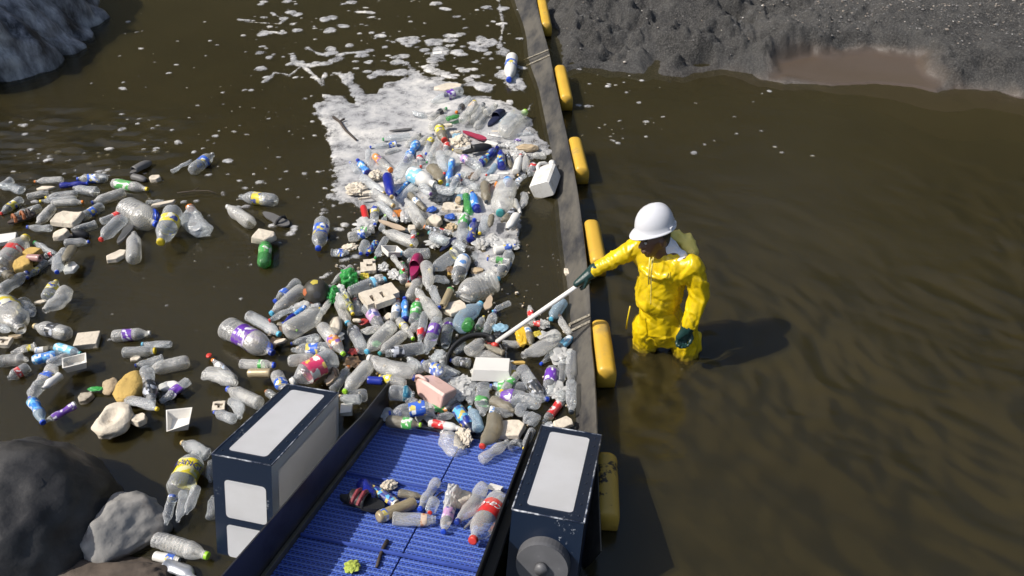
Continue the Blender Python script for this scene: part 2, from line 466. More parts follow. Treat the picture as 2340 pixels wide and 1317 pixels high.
for pl in ([(1148, 165), (1170, 140), (1190, 165), (1205, 190), (1200, 212), (1170, 208), (1150, 185)], [(1200, 240), (1222, 236), (1216, 262), (1196, 262)],
           [(1075, 180), (1095, 188), (1130, 195), (1120, 215), (1095, 210), (1080, 200)], [(1140, 70), (1150, 110), (1165, 128), (1140, 128)], [(985, 110), (1010, 100), (1030, 115), (1018, 140), (985, 130)]):
    FF = np.maximum(FF, poly_sd(FX, FY, gpts(pl)) + nA * 0.13 + nB * 0.04)
for pl, wd in (([(606, 187), (628, 166), (662, 172), (690, 150), (722, 176), (736, 195), (742, 168)], 0.028), ([(668, 128), (678, 150), (690, 142)], 0.04), ([(840, 118), (790, 122), (770, 128)], 0.035),
               ([(703, 110), (725, 122), (748, 128)], 0.035), ([(870, 165), (850, 175)], 0.08), ([(905, 165), (870, 170)], 0.07), ([(620, 30), (650, 45), (640, 55), (560, 50)], 0.02), ([(545, 45), (580, 48)], 0.03),
               ([(1140, 0), (1150, 60), (1140, 110)], 0.03)):
    FF = np.maximum(FF, wd - line_d(FX, FY, gpts(pl)) + nA * 0.08 + nB * 0.02)
rng = np.random.RandomState(11)
def flecks(n_, x0, x1, y0, y1, rmin, rmax, power=2.2):
    global FF
    for _ in range(n_):
        px, py = rng.uniform(x0, x1), rng.uniform(y0, y1)
        c = G(px, py); r = rmin + (rmax - rmin) * rng.rand() ** power
        e = rng.uniform(0.9, 2.0); a = rng.uniform(-0.5, 0.5)
        i0, i1 = int((c.y - FY0 - 2 * r) / FST), int((c.y - FY0 + 2 * r) / FST) + 2
        j0, j1 = int((c.x - FX0 - 2.4 * r) / FST), int((c.x - FX0 + 2.4 * r) / FST) + 2
        if i0 < 0 or j0 < 0 or i1 >= FF.shape[0] or j1 >= FF.shape[1]: continue
        sx, sy = FX[i0:i1, j0:j1] - c.x, FY[i0:i1, j0:j1] - c.y
        ux, uy = sx * math.cos(a) + sy * math.sin(a), (-sx * math.sin(a) + sy * math.cos(a)) * e
        v = r - np.hypot(ux, uy) + nA[i0:i1, j0:j1] * r * 1.7
        FF[i0:i1, j0:j1] = np.maximum(FF[i0:i1, j0:j1], v)
flecks(230, 560, 1190, 0, 185, 0.014, 0.11, 2.0)
flecks(60, 880, 1130, 90, 200, 0.03, 0.12, 1.6)
flecks(120, 200, 720, 20, 330, 0.010, 0.045, 3)
flecks(110, 20, 420, 270, 470, 0.010, 0.05, 2)
flecks(110, 420, 770, 240, 560, 0.010, 0.05, 2.5)
flecks(60, 735, 830, 380, 640, 0.012, 0.06, 1.6)
flecks(40, 60, 760, 540, 820, 0.008, 0.03, 2)
flecks(55, 1295, 1520, 155, 330, 0.010, 0.045, 2.0)
flecks(30, 1500, 1900, 180, 360, 0.008, 0.035, 2)
flecks(90, 1090, 1280, 560, 760, 0.006, 0.02, 2)
fv, ff = marching(FF, FX0, FY0, FST)
fa = np.array(fv)
hgt = 0.002 + 0.008 * sstep(0, 0.10, fa[:, 2]) + 0.006 * (fbm(fa[:, 0] * 25, fa[:, 1] * 25, 3, 301)) * sstep(0, 0.05, fa[:, 2])
hgt = hgt + 0.008 * sstep(0.05, 0.3, fa[:, 2]) * fbm(fa[:, 0] * 7, fa[:, 1] * 7, 3, 311)
hgt[fa[:, 2] <= 0] = -0.006
m_foam, nt, n, l, p = nmat("river_foam")
nz = add_noise(nt, 1.5, 8, 0.72)
l.new(ramp(nt, nz.outputs[0], [(0.32, (0.22, 0.22, 0.235)), (0.5, (0.42, 0.415, 0.41)), (0.66, (0.68, 0.65, 0.60))]).outputs[0], p.inputs['Base Color'])
p.inputs['Roughness'].default_value = 0.6
bz = add_noise(nt, 70, 6, 0.8); add_bump(nt, p, bz.outputs[0], 0.8, 0.012)
at = n.new("ShaderNodeAttribute"); at.attribute_name = "thick"
bub = add_noise(nt, 85, 3, 0.6); big = add_noise(nt, 6, 6, 0.75)
m1 = n.new("ShaderNodeMath"); m1.operation = 'MULTIPLY_ADD'; l.new(bub.outputs[0], m1.inputs[0]); m1.inputs[1].default_value = 1.1; l.new(at.outputs['Fac'], m1.inputs[2])
m2_ = n.new("ShaderNodeMath"); m2_.operation = 'MULTIPLY_ADD'; l.new(big.outputs[0], m2_.inputs[0]); m2_.inputs[1].default_value = 2.6; l.new(m1.outputs[0], m2_.inputs[2])
al = ramp(nt, m2_.outputs[0], [(0.0, 0.0), (1.0, 1.0)])
mr = n.new("ShaderNodeMapRange"); mr.inputs['From Min'].default_value = 2.02; mr.inputs['From Max'].default_value = 2.80; l.new(m2_.outputs[0], mr.inputs['Value'])
tr = n.new("ShaderNodeBsdfTransparent"); mx = n.new("ShaderNodeMixShader")
l.new(mr.outputs[0], mx.inputs[0]); l.new(tr.outputs[0], mx.inputs[1]); l.new(p.outputs[0], mx.inputs[2]); l.new(mx.outputs[0], n["Material Output"].inputs['Surface'])
me = mesh("foam", [(a[0], a[1], z) for a, z in zip(fv, hgt)], ff, True, m_foam)
a_ = me.attributes.new("thick", 'FLOAT', 'POINT'); a_.data.foreach_set("value", (0.30 + 0.46 * sstep(0.0, 0.030, fa[:, 2]) + 0.26 * sstep(0.03, 0.25, fa[:, 2])).astype(np.float32))
tag(link("foam", me), "dirty white river foam drifting in flecks and one broad raft", "foam", kind="stuff")

# ---- rocks
def rock(name, label, c, rad, mat, seed, amp=0.25, facet=0.0, rot=0.0, sub=5, flute=0.0, flat_top=None):
    bm = bmesh.new(); bmesh.ops.create_icosphere(bm, subdivisions=sub, radius=1.0)
    off = Vector((seed * 3.7, seed * 1.3, seed))
    planes = []
    rs = random.Random(seed)
    for k in range(int(facet)):
        v = Vector((rs.uniform(-1, 1), rs.uniform(-1, 1), rs.uniform(-0.2, 1))).normalized(); planes.append((v, rs.uniform(0.62, 0.9)))
    for v in bm.verts:
        q = v.co.copy()
        for nv, dd in planes:
            e = q.dot(nv) - dd
            if e > 0: q -= nv * e * 0.93
        k = 1 + amp * (mnoise.fractal(q * 1.3 + off, 1.0, 2.0, 5) * 0.5) + 0.02 * mnoise.fractal(q * 7 + off, 0.8, 2.0, 4) - 0.05 * max(0, mnoise.noise(q * 5.5 + off) - 0.25)
        if flute:
            aa = math.atan2(q.y, q.x)
            k += flute * mnoise.noise(Vector((aa * 3.2 + q.z * 1.1, q.z * 0.5, seed))) - flute * 0.9 * max(0, 1 - 5 * abs(mnoise.noise(Vector((aa * 4.5 + q.z * 1.4, q.z * 0.9, seed + 5))))) * 0.5
        q = q * k
        v.co = Vector((q.x * rad[0], q.y * rad[1], q.z * rad[2]))
    o = link(name, from_bm(name, bm, mat, True))
    o.location = c; o.rotation_euler = (0, 0, rot)
    return tag(o, label, "rock")
m_rock1 = solid("dark_basalt", (0.062, 0.058, 0.053), 0.55, 0.55, 2.0, 0.6, 9.0, dirt=(0.016, 0.015, 0.015), dirt_amt=0.5, dscale=2.5)
m_rock2 = solid("pale_grey_stone", (0.30, 0.285, 0.26), 0.85, 0.35, 3.0, 0.7, 14.0, dirt=(0.12, 0.10, 0.085), dirt_amt=0.36, dscale=3.5)
m_rock3 = solid("brown_mud_stone", (0.10, 0.075, 0.055), 0.85, 0.4, 3.0, 0.9, 10.0, dirt=(0.05, 0.04, 0.03), dirt_amt=0.4, dscale=6)
m_rock4_ = solid("grey_cliff_stone", (0.42, 0.42, 0.44), 0.45, 0.4, 1.3, 0.9, 5.0, dirt=(0.05, 0.05, 0.055), dirt_amt=0.44, dscale=1.6)
m_rock4, nt, n, l, p = nmat("streaked_cliff_stone")
nz = add_noise(nt, 1.6, 8, 0.7, stretch=(1.6, 1.6, 0.5)); n2 = add_noise(nt, 6, 6, 0.7, stretch=(1.3, 1.3, 0.7))
c = ramp(nt, nz.outputs[0], [(0.40, (0.02, 0.02, 0.024)), (0.46, (0.14, 0.14, 0.15)), (0.54, (0.30, 0.30, 0.315)), (0.64, (0.55, 0.55, 0.55))])
l.new(mixc(nt, ramp(nt, n2.outputs[0], [(0.5, 0.0), (0.7, 0.7)]).outputs[0], c.outputs[0], (0.10, 0.10, 0.11)), p.inputs['Base Color'])
p.inputs['Roughness'].default_value = 0.42; add_bump(nt, p, n2.outputs[0], 0.5, 0.03)
rc = G(15, 95)
rock("cliff_rock", "fluted grey rock face standing out of the far water", (rc.x - 0.95, rc.y - 0.05, 0.3), (2.1, 2.1, 2.2), m_rock4, 3, 0.14, 9, R(10), 6, 0.16)
rc = G(20, 1300)
rock("boulder", "big rounded dark boulder beside the pale rock", (rc.x - 0.06, rc.y + 0.22, 0.02), (0.60, 0.55, 0.58), m_rock1, 8, 0.22, 2, R(20), 5)
rc = G(278, 1250)
rock("rock", "pale grey angular rock between dark boulder and trash", (rc.x - 0.02, rc.y + 0.08, 0.03), (0.28, 0.215, 0.235), m_rock2, 21, 0.3, 7, R(35), 5)
rc = G(235, 1335)
rock("rock", "brown muddy rock below the pale angular rock", (rc.x, rc.y, 0.0), (0.36, 0.20, 0.15), m_rock3, 33, 0.5, 4, R(5), 5)

# ================================================================== BOOM
boom = empty("floating_boom", G(1300, 600))
tag(boom, "long grey rubber boom with yellow floats holding back the trash", "boom")
BW = boom.matrix_world.inverted() if False else Matrix.Translation(-boom.location)
m_rub, nt, n, l, p = nmat("grey_rubber_sheet")
nz = add_noise(nt, 1.7, 9, 0.72, stretch=(1.6, 0.8, 1)); n2 = add_noise(nt, 16, 6, 0.75)
c = mixc(nt, ramp(nt, nz.outputs[0], [(0.42, 0.0), (0.58, 1.0)]).outputs[0], (0.026, 0.026, 0.028), (0.098, 0.089, 0.073))
c = mixc(nt, ramp(nt, n2.outputs[0], [(0.52, 0.0), (0.7, 0.8)]).outputs[0], c, (0.06, 0.057, 0.054))
l.new(c, p.inputs['Base Color']); p.inputs['Roughness'].default_value = 0.5; add_bump(nt, p, n2.outputs[0], 0.3, 0.01)
b_px = [(1165, -60), (1176, 0), (1199, 68), (1209, 137), (1231, 205), (1245, 274), (1258, 337), (1272, 433), (1281, 524), (1290, 600), (1298, 660), (1303, 720), (1302, 800), (1311, 880), (1318, 985), (1324, 1120), (1330, 1300)]
t_px = [(1214, -80), (1224, -6), (1239, 62), (1254, 118), (1268, 186), (1283, 255), (1297, 320), (1316, 416), (1329, 506), (1338, 582), (1345, 645), (1348, 700), (1350, 775), (1357, 850), (1362, 945), (1366, 1080), (1372, 1260)]
Bp = [G(x, y, 0.0) for x, y in b_px]; Tp = [G(x, y, 0.19) for x, y in t_px]
def interp(P, t):
    i = min(int(t), len(P) - 2); f = t - i
    def cr(a, b, c_, d): return 0.5 * ((2 * b) + (c_ - a) * f + (2 * a - 5 * b + 4 * c_ - d) * f * f + (3 * b - a - 3 * c_ + d) * f ** 3)
    return cr(P[max(i - 1, 0)], P[i], P[i + 1], P[min(i + 2, len(P) - 1)])
SEC = [(0.0, 3.05), (3.06, 11.4), (11.41, 15.99)]
for si, (t0, t1) in enumerate(SEC):
    nT = int((t1 - t0) * 9); rows = []
    for k in range(nT + 1):
        t = t0 + (t1 - t0) * k / nT
        b, tp = interp(Bp, t), interp(Tp, t)
        out = (tp - b); side = Vector((out.x, out.y, 0))
        w1 = 0.006 * mnoise.noise(Vector((t * 1.9, 1, si))) + 0.004 * mnoise.noise(Vector((t * 5.3, 4, si)))
        rows.append([b - side * 0.9 + Vector((0, 0, -0.17)), b - side * 0.35 + Vector((0, 0, -0.06)), b + Vector((0, 0, w1)), b.lerp(tp, 0.33) + Vector((0, 0, w1 * 1.6 - 0.008)),
                     b.lerp(tp, 0.67) + Vector((0, 0, w1)), tp + Vector((0, 0, w1)), tp + side.normalized() * 0.008 + Vector((0, 0, -0.006 + w1)), b.lerp(tp, 0.6) + side.normalized() * 0.012 + Vector((0, 0, -0.012)), b + side.normalized() * 0.012 + Vector((0, 0, -0.02))])
    vv = [BW @ q for r_ in rows for q in r_]
    w_ = len(rows[0])
    fc = [(i * w_ + j, i * w_ + j + 1, (i + 1) * w_ + j + 1, (i + 1) * w_ + j) for i in range(nT) for j in range(w_ - 1)]
    link("rubber_sheet", mesh("rubber_sheet", vv, fc, True, m_rub), boom)
m_bar = solid("galvanised_bar", (0.42, 0.38, 0.30), 0.5, 0.4, 20, metal=0.3, dirt=(0.12, 0.10, 0.08), dirt_amt=0.4)
for tj in (3.055, 11.405):
    for off in (-0.10, 0.10):
        b, tp = interp(Bp, tj + off), interp(Tp, tj + off)
        al = (interp(Tp, tj + off + 0.1) - interp(Tp, tj + off - 0.1)).normalized()
        ax = (tp - b); nn = ax.cross(al).normalized()
        if nn.z < 0: nn = -nn
        br = link("clamp_bar", box_me("clamp_bar", BW @ (b - al * 0.012 - ax * 0.25 + nn * 0.003), ax * 1.27, al * 0.024, nn * 0.008, m_bar, 0.002), boom)
        for q in (0.1, 0.37, 0.64, 0.92):
            link("bolt", tube_me("bolt", [BW @ (b + ax * q + nn * 0.010), BW @ (b + ax * q + nn * 0.017)], 0.008, m_bar, 6), br)
m_float = solid("yellow_float_plastic", (0.62, 0.375, 0.045), 0.42, 0.22, 3.0, 0.1, 30, dirt=(0.30, 0.22, 0.09), dirt_amt=0.36, dscale=4)
m_float2, nt, n, l, p = nmat("flaked_yellow_float")
nz = add_noise(nt, 3.4, 5, 0.65)
l.new(mixc(nt, ramp(nt, nz.outputs[0], [(0.52, 0.0), (0.55, 1.0)]).outputs[0], (0.42, 0.27, 0.045), (0.02, 0.018, 0.015)), p.inputs['Base Color'])
p.inputs['Roughness'].default_value = 0.5
FLT = [((1238, 12), (1249, 70)), ((1280, 166), (1295, 238)), ((1313, 332), (1330, 405)), ((1351, 522), (1368, 615)), ((1370, 752), (1386, 868)), ((1384, 1055), (1388, 1195))]
prof = [(-0.085, -0.08), (-0.088, 0.0)] + [(0.087 * -math.copysign(abs(math.cos(R(a))) ** 0.62, math.cos(R(a))), 0.01 + 0.100 * math.sin(R(a)) ** 0.62 - 0.02 * max(0, -math.cos(R(a)))) for a in range(12, 175, 12)] + [(0.087, 0.0), (0.085, -0.08)]
for k, (fa_, na_) in enumerate(FLT):
    A, B = G(*fa_, 0.09), G(*na_, 0.09)
    ax = (B - A); L = ax.length; ax.normalize(); sd = Vector((0, 0, 1)).cross(ax).normalized()
    if sd.x < 0: sd = -sd
    bm = bmesh.new(); rings = []
    for t, sc in ((0, 0.86), (0.03, 0.97), (0.07, 1), (0.93, 1), (0.97, 0.97), (1, 0.86)):
        rings.append([bm.verts.new(BW @ (A + ax * (t * L) + sd * (x * sc * 0.84) + Vector((0, 0, z * sc if z > 0 else z)) + Vector((0, 0, 0.0)))) for x, z in prof])
    for P0, P1 in zip(rings[:-1], rings[1:]):
        for j in range(len(prof)):
            bm.faces.new((P0[j], P0[(j + 1) % len(prof)], P1[(j + 1) % len(prof)], P1[j]))
    bm.faces.new(rings[0]); bm.faces.new(rings[-1][::-1])
    link("float", from_bm("float", bm, m_float2 if k == 5 else m_float, True), boom)
    md_ = boom.children[-1].modifiers.new("edge", 'EDGE_SPLIT'); md_.split_angle = R(35)

# ================================================================== CONVEYOR
dv = Vector((398, -618, 1820)).normalized()
DD = Vector((dv.x, -dv.y * ST + dv.z * CT, -dv.y * CT - dv.z * ST)).normalized()       # down the belt, away from the camera
AR = Vector((DD.y, -DD.x, 0)).normalized()                                             # across, to the right
NB = AR.cross(DD).normalized()
BELT0 = G(1010, 990, 0.0)
conv = empty("trash_conveyor", BELT0)
tag(conv, "navy conveyor with blue slatted belt lifting trash out of the water", "conveyor")
CM = Matrix.Translation(-BELT0)
def on_belt(px, py, off=0.0): return PL(px, py, BELT0 + NB * off, NB)
m_navy, nt, n, l, p = nmat("navy_painted_steel")
nz = add_noise(nt, 38, 5, 0.8); nl = add_noise(nt, 4, 4, 0.6)
mu = n.new("ShaderNodeMath"); mu.operation = 'MULTIPLY'; l.new(nz.outputs[0], mu.inputs[0]); l.new(nl.outputs[0], mu.inputs[1])
l.new(mixc(nt, ramp(nt, mu.outputs[0], [(0.385, 0.0), (0.42, 1.0)]).outputs[0], (0.006, 0.013, 0.030), (0.28, 0.30, 0.33)), p.inputs['Base Color'])
nav = p.inputs['Base Color'].links[0].from_socket; gm = n.new('ShaderNodeNewGeometry')
l.new(mixc(nt, gm.outputs['Backfacing'], nav, (0.9, 0.89, 0.87)), p.inputs['Base Color'])  # unseen inside faces made white, added to bounce light out through the panels
p.inputs['Roughness'].default_value = 0.33
m_panel, nt, n, l, p = nmat("white_polycarbonate")
nz = add_noise(nt, 2.5, 6, 0.65)
cw = ramp(nt, nz.outputs[0], [(0.35, (0.82, 0.815, 0.81)), (0.6, (0.93, 0.93, 0.94))])
l.new(cw.outputs[0], p.inputs['Base Color']); p.inputs['Roughness'].default_value = 0.4
tl = n.new("ShaderNodeBsdfTranslucent"); tl.inputs[0].default_value = (0.92, 0.90, 0.87, 1)
mx = n.new("ShaderNodeMixShader"); mx.inputs[0].default_value = 0.46
l.new(p.outputs[0], mx.inputs[1]); l.new(tl.outputs[0], mx.inputs[2]); l.new(mx.outputs[0], n["Material Output"].inputs['Surface'])
m_rim = solid("chipped_navy_edge", (0.02, 0.03, 0.06), 0.4, 0.4, 20, dirt=(0.50, 0.52, 0.55), dirt_amt=0.46, dscale=14)
m_black = solid("black_steel", (0.012, 0.012, 0.014), 0.4, 0.3, 6)
m_steel = solid("dark_steel_plate", (0.13, 0.13, 0.145), 0.36, 0.35, 2.0, dirt=(0.06, 0.06, 0.065), dirt_amt=0.45, dscale=2, metal=0.75)
m_ledge = solid("worn_steel_edge", (0.16, 0.15, 0.12), 0.45, 0.4, 10, metal=0.4)
def pontoon(pts, off, height, side_panel, front):
    FL, FR, NL, NR = [on_belt(x, y, off) for x, y in pts]
    w0 = ((FR - FL).dot(AR) + (NR - NL).dot(AR)) / 2
    a0 = (FL.dot(AR) + NL.dot(AR)) / 2
    y0 = (NL.dot(DD) + NR.dot(DD)) / 2; y1 = (FL.dot(DD) + FR.dot(DD)) / 2
    o = AR * a0 + DD * y0 + NB * FL.dot(NB)                          # near-left top corner
    Lb = y1 - y0
    bm = bmesh.new()
    def face(corner, eu, ev, holes):
        us = sorted({0.0, 1.0} | {h for q in holes for h in q[:2]}); vs2 = sorted({0.0, 1.0} | {h for q in holes for h in q[2:]})
        for u0, u1 in zip(us[:-1], us[1:]):
            for v0, v1 in zip(vs2[:-1], vs2[1:]):
                if any(h[0] < (u0 + u1) / 2 < h[1] and h[2] < (v0 + v1) / 2 < h[3] for h in holes): continue
                bm.faces.new([bm.verts.new(CM @ (corner + eu * u + ev * v)) for u, v in ((u0, v0), (u1, v0), (u1, v1), (u0, v1))])
    eu, ed, en = AR * w0, DD * Lb, NB * height
    lo_ = o - en
    TOPH = [(.20, .79, .09, .91)]; SIDEH = [(.08, .95, .14, .925)] if side_panel else []; FRH = [(.23, .87, .64, .84), (.23, .87, .38, .555)] if side_panel else []
    face(o, eu, ed, TOPH); face(lo_, eu, ed, []); face(lo_, eu, en, FRH); face(lo_ + ed, eu, en, []); face(lo_, ed, en, []); face(lo_ + eu, ed, en, SIDEH)
    bmesh.ops.remove_doubles(bm, verts=bm.verts[:], dist=0.0005)
    bx = link("pontoon_box", from_bm("pontoon_box", bm, m_navy), conv)
    # folded rims along the top edges
    for c_, e_ in ((o, eu), (o + ed, eu), (o, ed), (o + eu, ed)):
        link("edge_rim", tube_me("edge_rim", [CM @ c_, CM @ (c_ + e_ * 0.5), CM @ (c_ + e_)], 0.005, m_rim, 6), bx)
    def panel(u0, u1, v0, v1, corner, eu, ev, nn):
        bm = bmesh.new()
        bm_box(bm, CM @ (corner + eu * u0 + ev * v0 + nn * 0.001), eu * (u1 - u0), ev * (v1 - v0), nn * 0.002)
        bmesh.ops.recalc_face_normals(bm, faces=bm.faces)
        dirn = nn.normalized()
        eg = [e for e in bm.edges if abs((e.verts[0].co - e.verts[1].co).normalized().dot(dirn)) > 0.9]
        bmesh.ops.bevel(bm, geom=eg, offset=0.024, segments=4, profile=0.5, affect='EDGES')
        bmesh.ops.recalc_face_normals(bm, faces=bm.faces)
        bmesh.ops.delete(bm, geom=[f for f in bm.faces if f.normal.dot(dirn) < 0.9], context='FACES')
        link("panel", from_bm("panel", bm, m_panel), bx)
    panel(0.17, 0.82, 0.07, 0.93, o, eu, ed, NB)
    if side_panel:
        panel(0.06, 0.97, 0.12, 0.945, lo_ + eu, ed, en, AR)
        panel(0.2, 0.9, 0.62, 0.86, lo_, eu, en, -DD); panel(0.2, 0.9, 0.36, 0.575, lo_, eu, en, -DD)
    return o, w0, Lb
LB = pontoon([(657, 879), (775, 897.5), (481.7, 1038.8), (620.6, 1063)], 0.26, 1.05, True, True)
RB = pontoon([(1237.5, 973.8), (1375.9, 993), (1169.4, 1166.2), (1334.9, 1194.3)], 0.26, 1.05, False, True)
# belt
eL = sum(on_belt(x, y).dot(AR) for x, y in ((884, 975), (745, 1140), (606, 1317))) / 3
eR = sum(on_belt(x, y).dot(AR) for x, y in ((1205, 1020), (1092, 1317))) / 2 + 0.01
bd = BELT0.dot(DD); bn = BELT0.dot(NB)
def BP(a, d_, n_): return AR * a + DD * (bd + d_) + NB * (bn + n_)     # belt frame -> world
m_belt, nt, n, l, p = nmat("blue_belt_plastic")
tc = n.new("ShaderNodeTexCoord"); mp = n.new("ShaderNodeMapping"); mp.inputs['Scale'].default_value = (38, 38, 38)
l.new(tc.outputs['Object'], mp.inputs[0])
br = n.new("ShaderNodeTexBrick"); br.inputs['Scale'].default_value = 1.0; br.inputs['Mortar Size'].default_value = 0.16
br.inputs['Brick Width'].default_value = 1.0; br.inputs['Row Height'].default_value = 0.62
br.inputs['Color1'].default_value = (0.008, 0.014, 0.075, 1); br.inputs['Color2'].default_value = (0.010, 0.02, 0.10, 1); br.inputs['Mortar'].default_value = (0.065, 0.12, 0.46, 1)
l.new(mp.outputs[0], br.inputs['Vector'])
l.new(br.outputs['Color'], p.inputs['Base Color']); p.inputs['Roughness'].default_value = 0.4
m_belt2 = solid("blue_belt_rib", (0.17, 0.26, 0.62), 0.38, 0.2, 20)
m_cleat = solid("blue_cleat", (0.05, 0.09, 0.36), 0.4, 0.3, 12)
PIT = 0.043
seam = (on_belt(1052, 1050).dot(AR) + on_belt(880, 1300).dot(AR)) / 2
ROT = Matrix((AR, DD, NB)).transposed().to_4x4()
def slat_me(name, w):
    bm = bmesh.new()
    bm_box(bm, (0, 0, -0.012), (w, 0, 0), (0, PIT - 0.002, 0), (0, 0, 0.012))
    nst = int(w / 0.013)
    for k in range(nst):
        bm_box(bm, (k * 0.013 + 0.002, PIT * 0.60, -0.001), (0.0105, 0, 0), (0, 0.0065, 0), (0, 0, 0.006))
    me = from_bm(name, bm, m_belt); me.materials.append(m_belt2)
    for i, f in enumerate(me.polygons):
        if i >= 6: f.material_index = 1
    return me
sl = (slat_me("belt_slat", seam - eL - 0.004), slat_me("belt_slat", eR - seam - 0.004))
for k in range(-42, 6):
    for s_, a0 in ((0, eL), (1, seam + 0.004)):
        o = link("belt_slat", sl[s_], conv)
        o.matrix_local = CM @ Matrix.Translation(BP(a0, k * PIT, 0)) @ ROT
cl1 = on_belt(960, 1118).dot(DD) - bd; cl2 = on_belt(640, 1290).dot(DD) - bd
for cd in (cl1, cl1 - 0.62, cl1 - 1.24):
    link("cleat", box_me("cleat", CM @ BP(eL + 0.005, cd, 0.006), AR * (eR - eL - 0.01), DD * 0.012, NB * 0.018, m_cleat, 0.003), conv)
# guard plates
w0p = BP(eL - 0.025, 0, 0)
topw = [PL(x, y, w0p, AR) for x, y in ((891, 872), (827, 952), (778, 1001), (664, 1138), (508, 1317), (330, 1540))]
bm = bmesh.new()
low = [w0p + DD * ((q - w0p).dot(DD) * 1.0) + NB * -0.02 for q in topw]
low[0] = w0p + DD * ((topw[0] - w0p).dot(DD)) + NB * -0.12
for sgn in (0, 1):
    pass
A_ = [bm.verts.new(CM @ q) for q in topw]; B_ = [bm.verts.new(CM @ q) for q in low]
A2 = [bm.verts.new(CM @ (q - AR * 0.008)) for q in topw]; B2 = [bm.verts.new(CM @ (q - AR * 0.008)) for q in low]
for i in range(len(topw) - 1):
    bm.faces.new((A_[i], A_[i + 1], B_[i + 1], B_[i])); bm.faces.new((A2[i], B2[i], B2[i + 1], A2[i + 1]))
    bm.faces.new((A_[i], A2[i], A2[i + 1], A_[i + 1])); bm.faces.new((B_[i], B_[i + 1], B2[i + 1], B2[i]))
bm.faces.new((A_[0], B_[0], B2[0], A2[0])); bm.faces.new((A_[-1], A2[-1], B2[-1], B_[-1]))
gp = link("guard_plate", from_bm("guard_plate", bm, m_steel), conv)
link("edge_strip", box_me("edge_strip", CM @ BP(eL - 0.023, -1.75, -0.01), AR * 0.021, DD * 1.85, NB * 0.05, m_ledge, 0.003), gp)
gr = link("guard_plate", box_me("guard_plate", CM @ BP(eR + 0.006, -1.75, -0.05), AR * 0.012, DD * 1.80, NB * 0.19, m_black, 0.002), conv)
link("edge_strip", box_me("edge_strip", CM @ BP(eR + 0.020, -1.75, 0.05), AR * 0.055, DD * 1.72, NB * 0.03, m_black, 0.003), gr)
for o2, w2, L2 in (LB, RB):                      # rivets round the box tops
    for k in range(9):
        for e_ in (0.035, w2 - 0.035):
            q = o2 + AR * e_ + DD * (L2 * (k + 0.5) / 9)
            link("rivet", tube_me("rivet", [CM @ q, CM @ (q + NB * 0.004)], 0.0055, m_navy, 6), conv)
# drum on the right box front
m_drum = solid("grey_drum", (0.11, 0.11, 0.115), 0.5, 0.3, 6, dirt=(0.2, 0.2, 0.2), dirt_amt=0.3)
o_, w_, L_ = RB
dc = PL(1238, 1297, o_ - DD * 0.07, DD)
dr_ = link("drum", tube_me("drum", [CM @ (dc + DD * 0.09), CM @ (dc + DD * 0.02), CM @ dc, CM @ dc], [0.142, 0.142, 0.138, 0.0001], m_drum, 40), conv)
link("hub", tube_me("hub", [CM @ (dc), CM @ (dc - DD * 0.03)], 0.034, m_drum, 20), dr_)
for o in (dr_,): o.data.polygons.foreach_set("use_smooth", [False] * len(o.data.polygons))
# ================================================================== TRASH: bottle kit
TINT = {
    'c': (clear_plastic("clear_pet", (0.93, 0.95, 0.97), (0.95, 0.97, 0.97), 0.06, 0.50, 0.14), "clear"),
    'd': (clear_plastic("cloudy_pet", (0.92, 0.91, 0.88), (0.93, 0.93, 0.90), 0.13, 0.60, 0.20, (0.48, 0.43, 0.33), 0.42), "cloudy"),
    'k': (clear_plastic("muddy_pet", (0.30, 0.27, 0.20), (0.65, 0.6, 0.48), 0.45, 0.9, 0.25, (0.20, 0.16, 0.10), 0.6), "muddy"),
    'b': (clear_plastic("bluish_pet", (0.48, 0.62, 0.72), (0.74, 0.87, 0.95), 0.25, 0.75), "pale blue"),
    'g': (clear_plastic("green_pet", (0.09, 0.36, 0.10), (0.35, 0.85, 0.35), 0.35, 0.85, 0.12, (0.12, 0.30, 0.10), 0.2), "green"),
    'B': (clear_plastic("deep_blue_pet", (0.008, 0.02, 0.30), (0.1, 0.15, 0.75), 0.60, 0.95, 0.1, (0.02, 0.03, 0.2), 0.1), "deep blue"),
    'W': (solid("white_hdpe", (0.70, 0.68, 0.63), 0.4, 0.1, 3, dirt=(0.42, 0.36, 0.26), dirt_amt=0.36, dscale=4), "white"),
    'S': (solid("silver_grey_film", (0.45, 0.46, 0.48), 0.3, 0.3, 4, metal=0.5), "silver"),
    'N': (solid("navy_hdpe", (0.012, 0.016, 0.04), 0.35, 0.2, 3), "black"),
    'T': (solid("tan_metal", (0.50, 0.40, 0.24), 0.35, 0.3, 5, dirt=(0.25, 0.2, 0.12), dirt_amt=0.4, metal=0.3), "tan"),
    'R': (solid("red_can", (0.55, 0.03, 0.03), 0.3, 0.2, 5, dirt=(0.5, 0.45, 0.4), dirt_amt=0.3), "red"),
    'V': (solid("navy_can", (0.015, 0.03, 0.28), 0.25, 0.2, 5, dirt=(0.5, 0.5, 0.52), dirt_amt=0.28), "navy"),
    'P': (solid("rose_can", (0.42, 0.24, 0.22), 0.3, 0.2, 5), "rose"),
}
CAPC = {'b': ((0.02, 0.07, 0.50), "blue"), 'B': ((0.015, 0.035, 0.22), "dark blue"), 'l': ((0.10, 0.42, 0.60), "light blue"), 'g': ((0.03, 0.33, 0.07), "green"),
        'G': ((0.30, 0.58, 0.03), "lime"), 'y': ((0.70, 0.52, 0.03), "yellow"), 'o': ((0.72, 0.20, 0.02), "orange"), 'r': ((0.58, 0.045, 0.03), "red"),
        'w': ((0.72, 0.70, 0.64), "white"), 'k': ((0.035, 0.045, 0.055), "dark grey"), 't': ((0.06, 0.30, 0.30), "teal"), 'c': ((0.50, 0.36, 0.15), "tan"), 'p': ((0.16, 0.06, 0.25), "purple")}
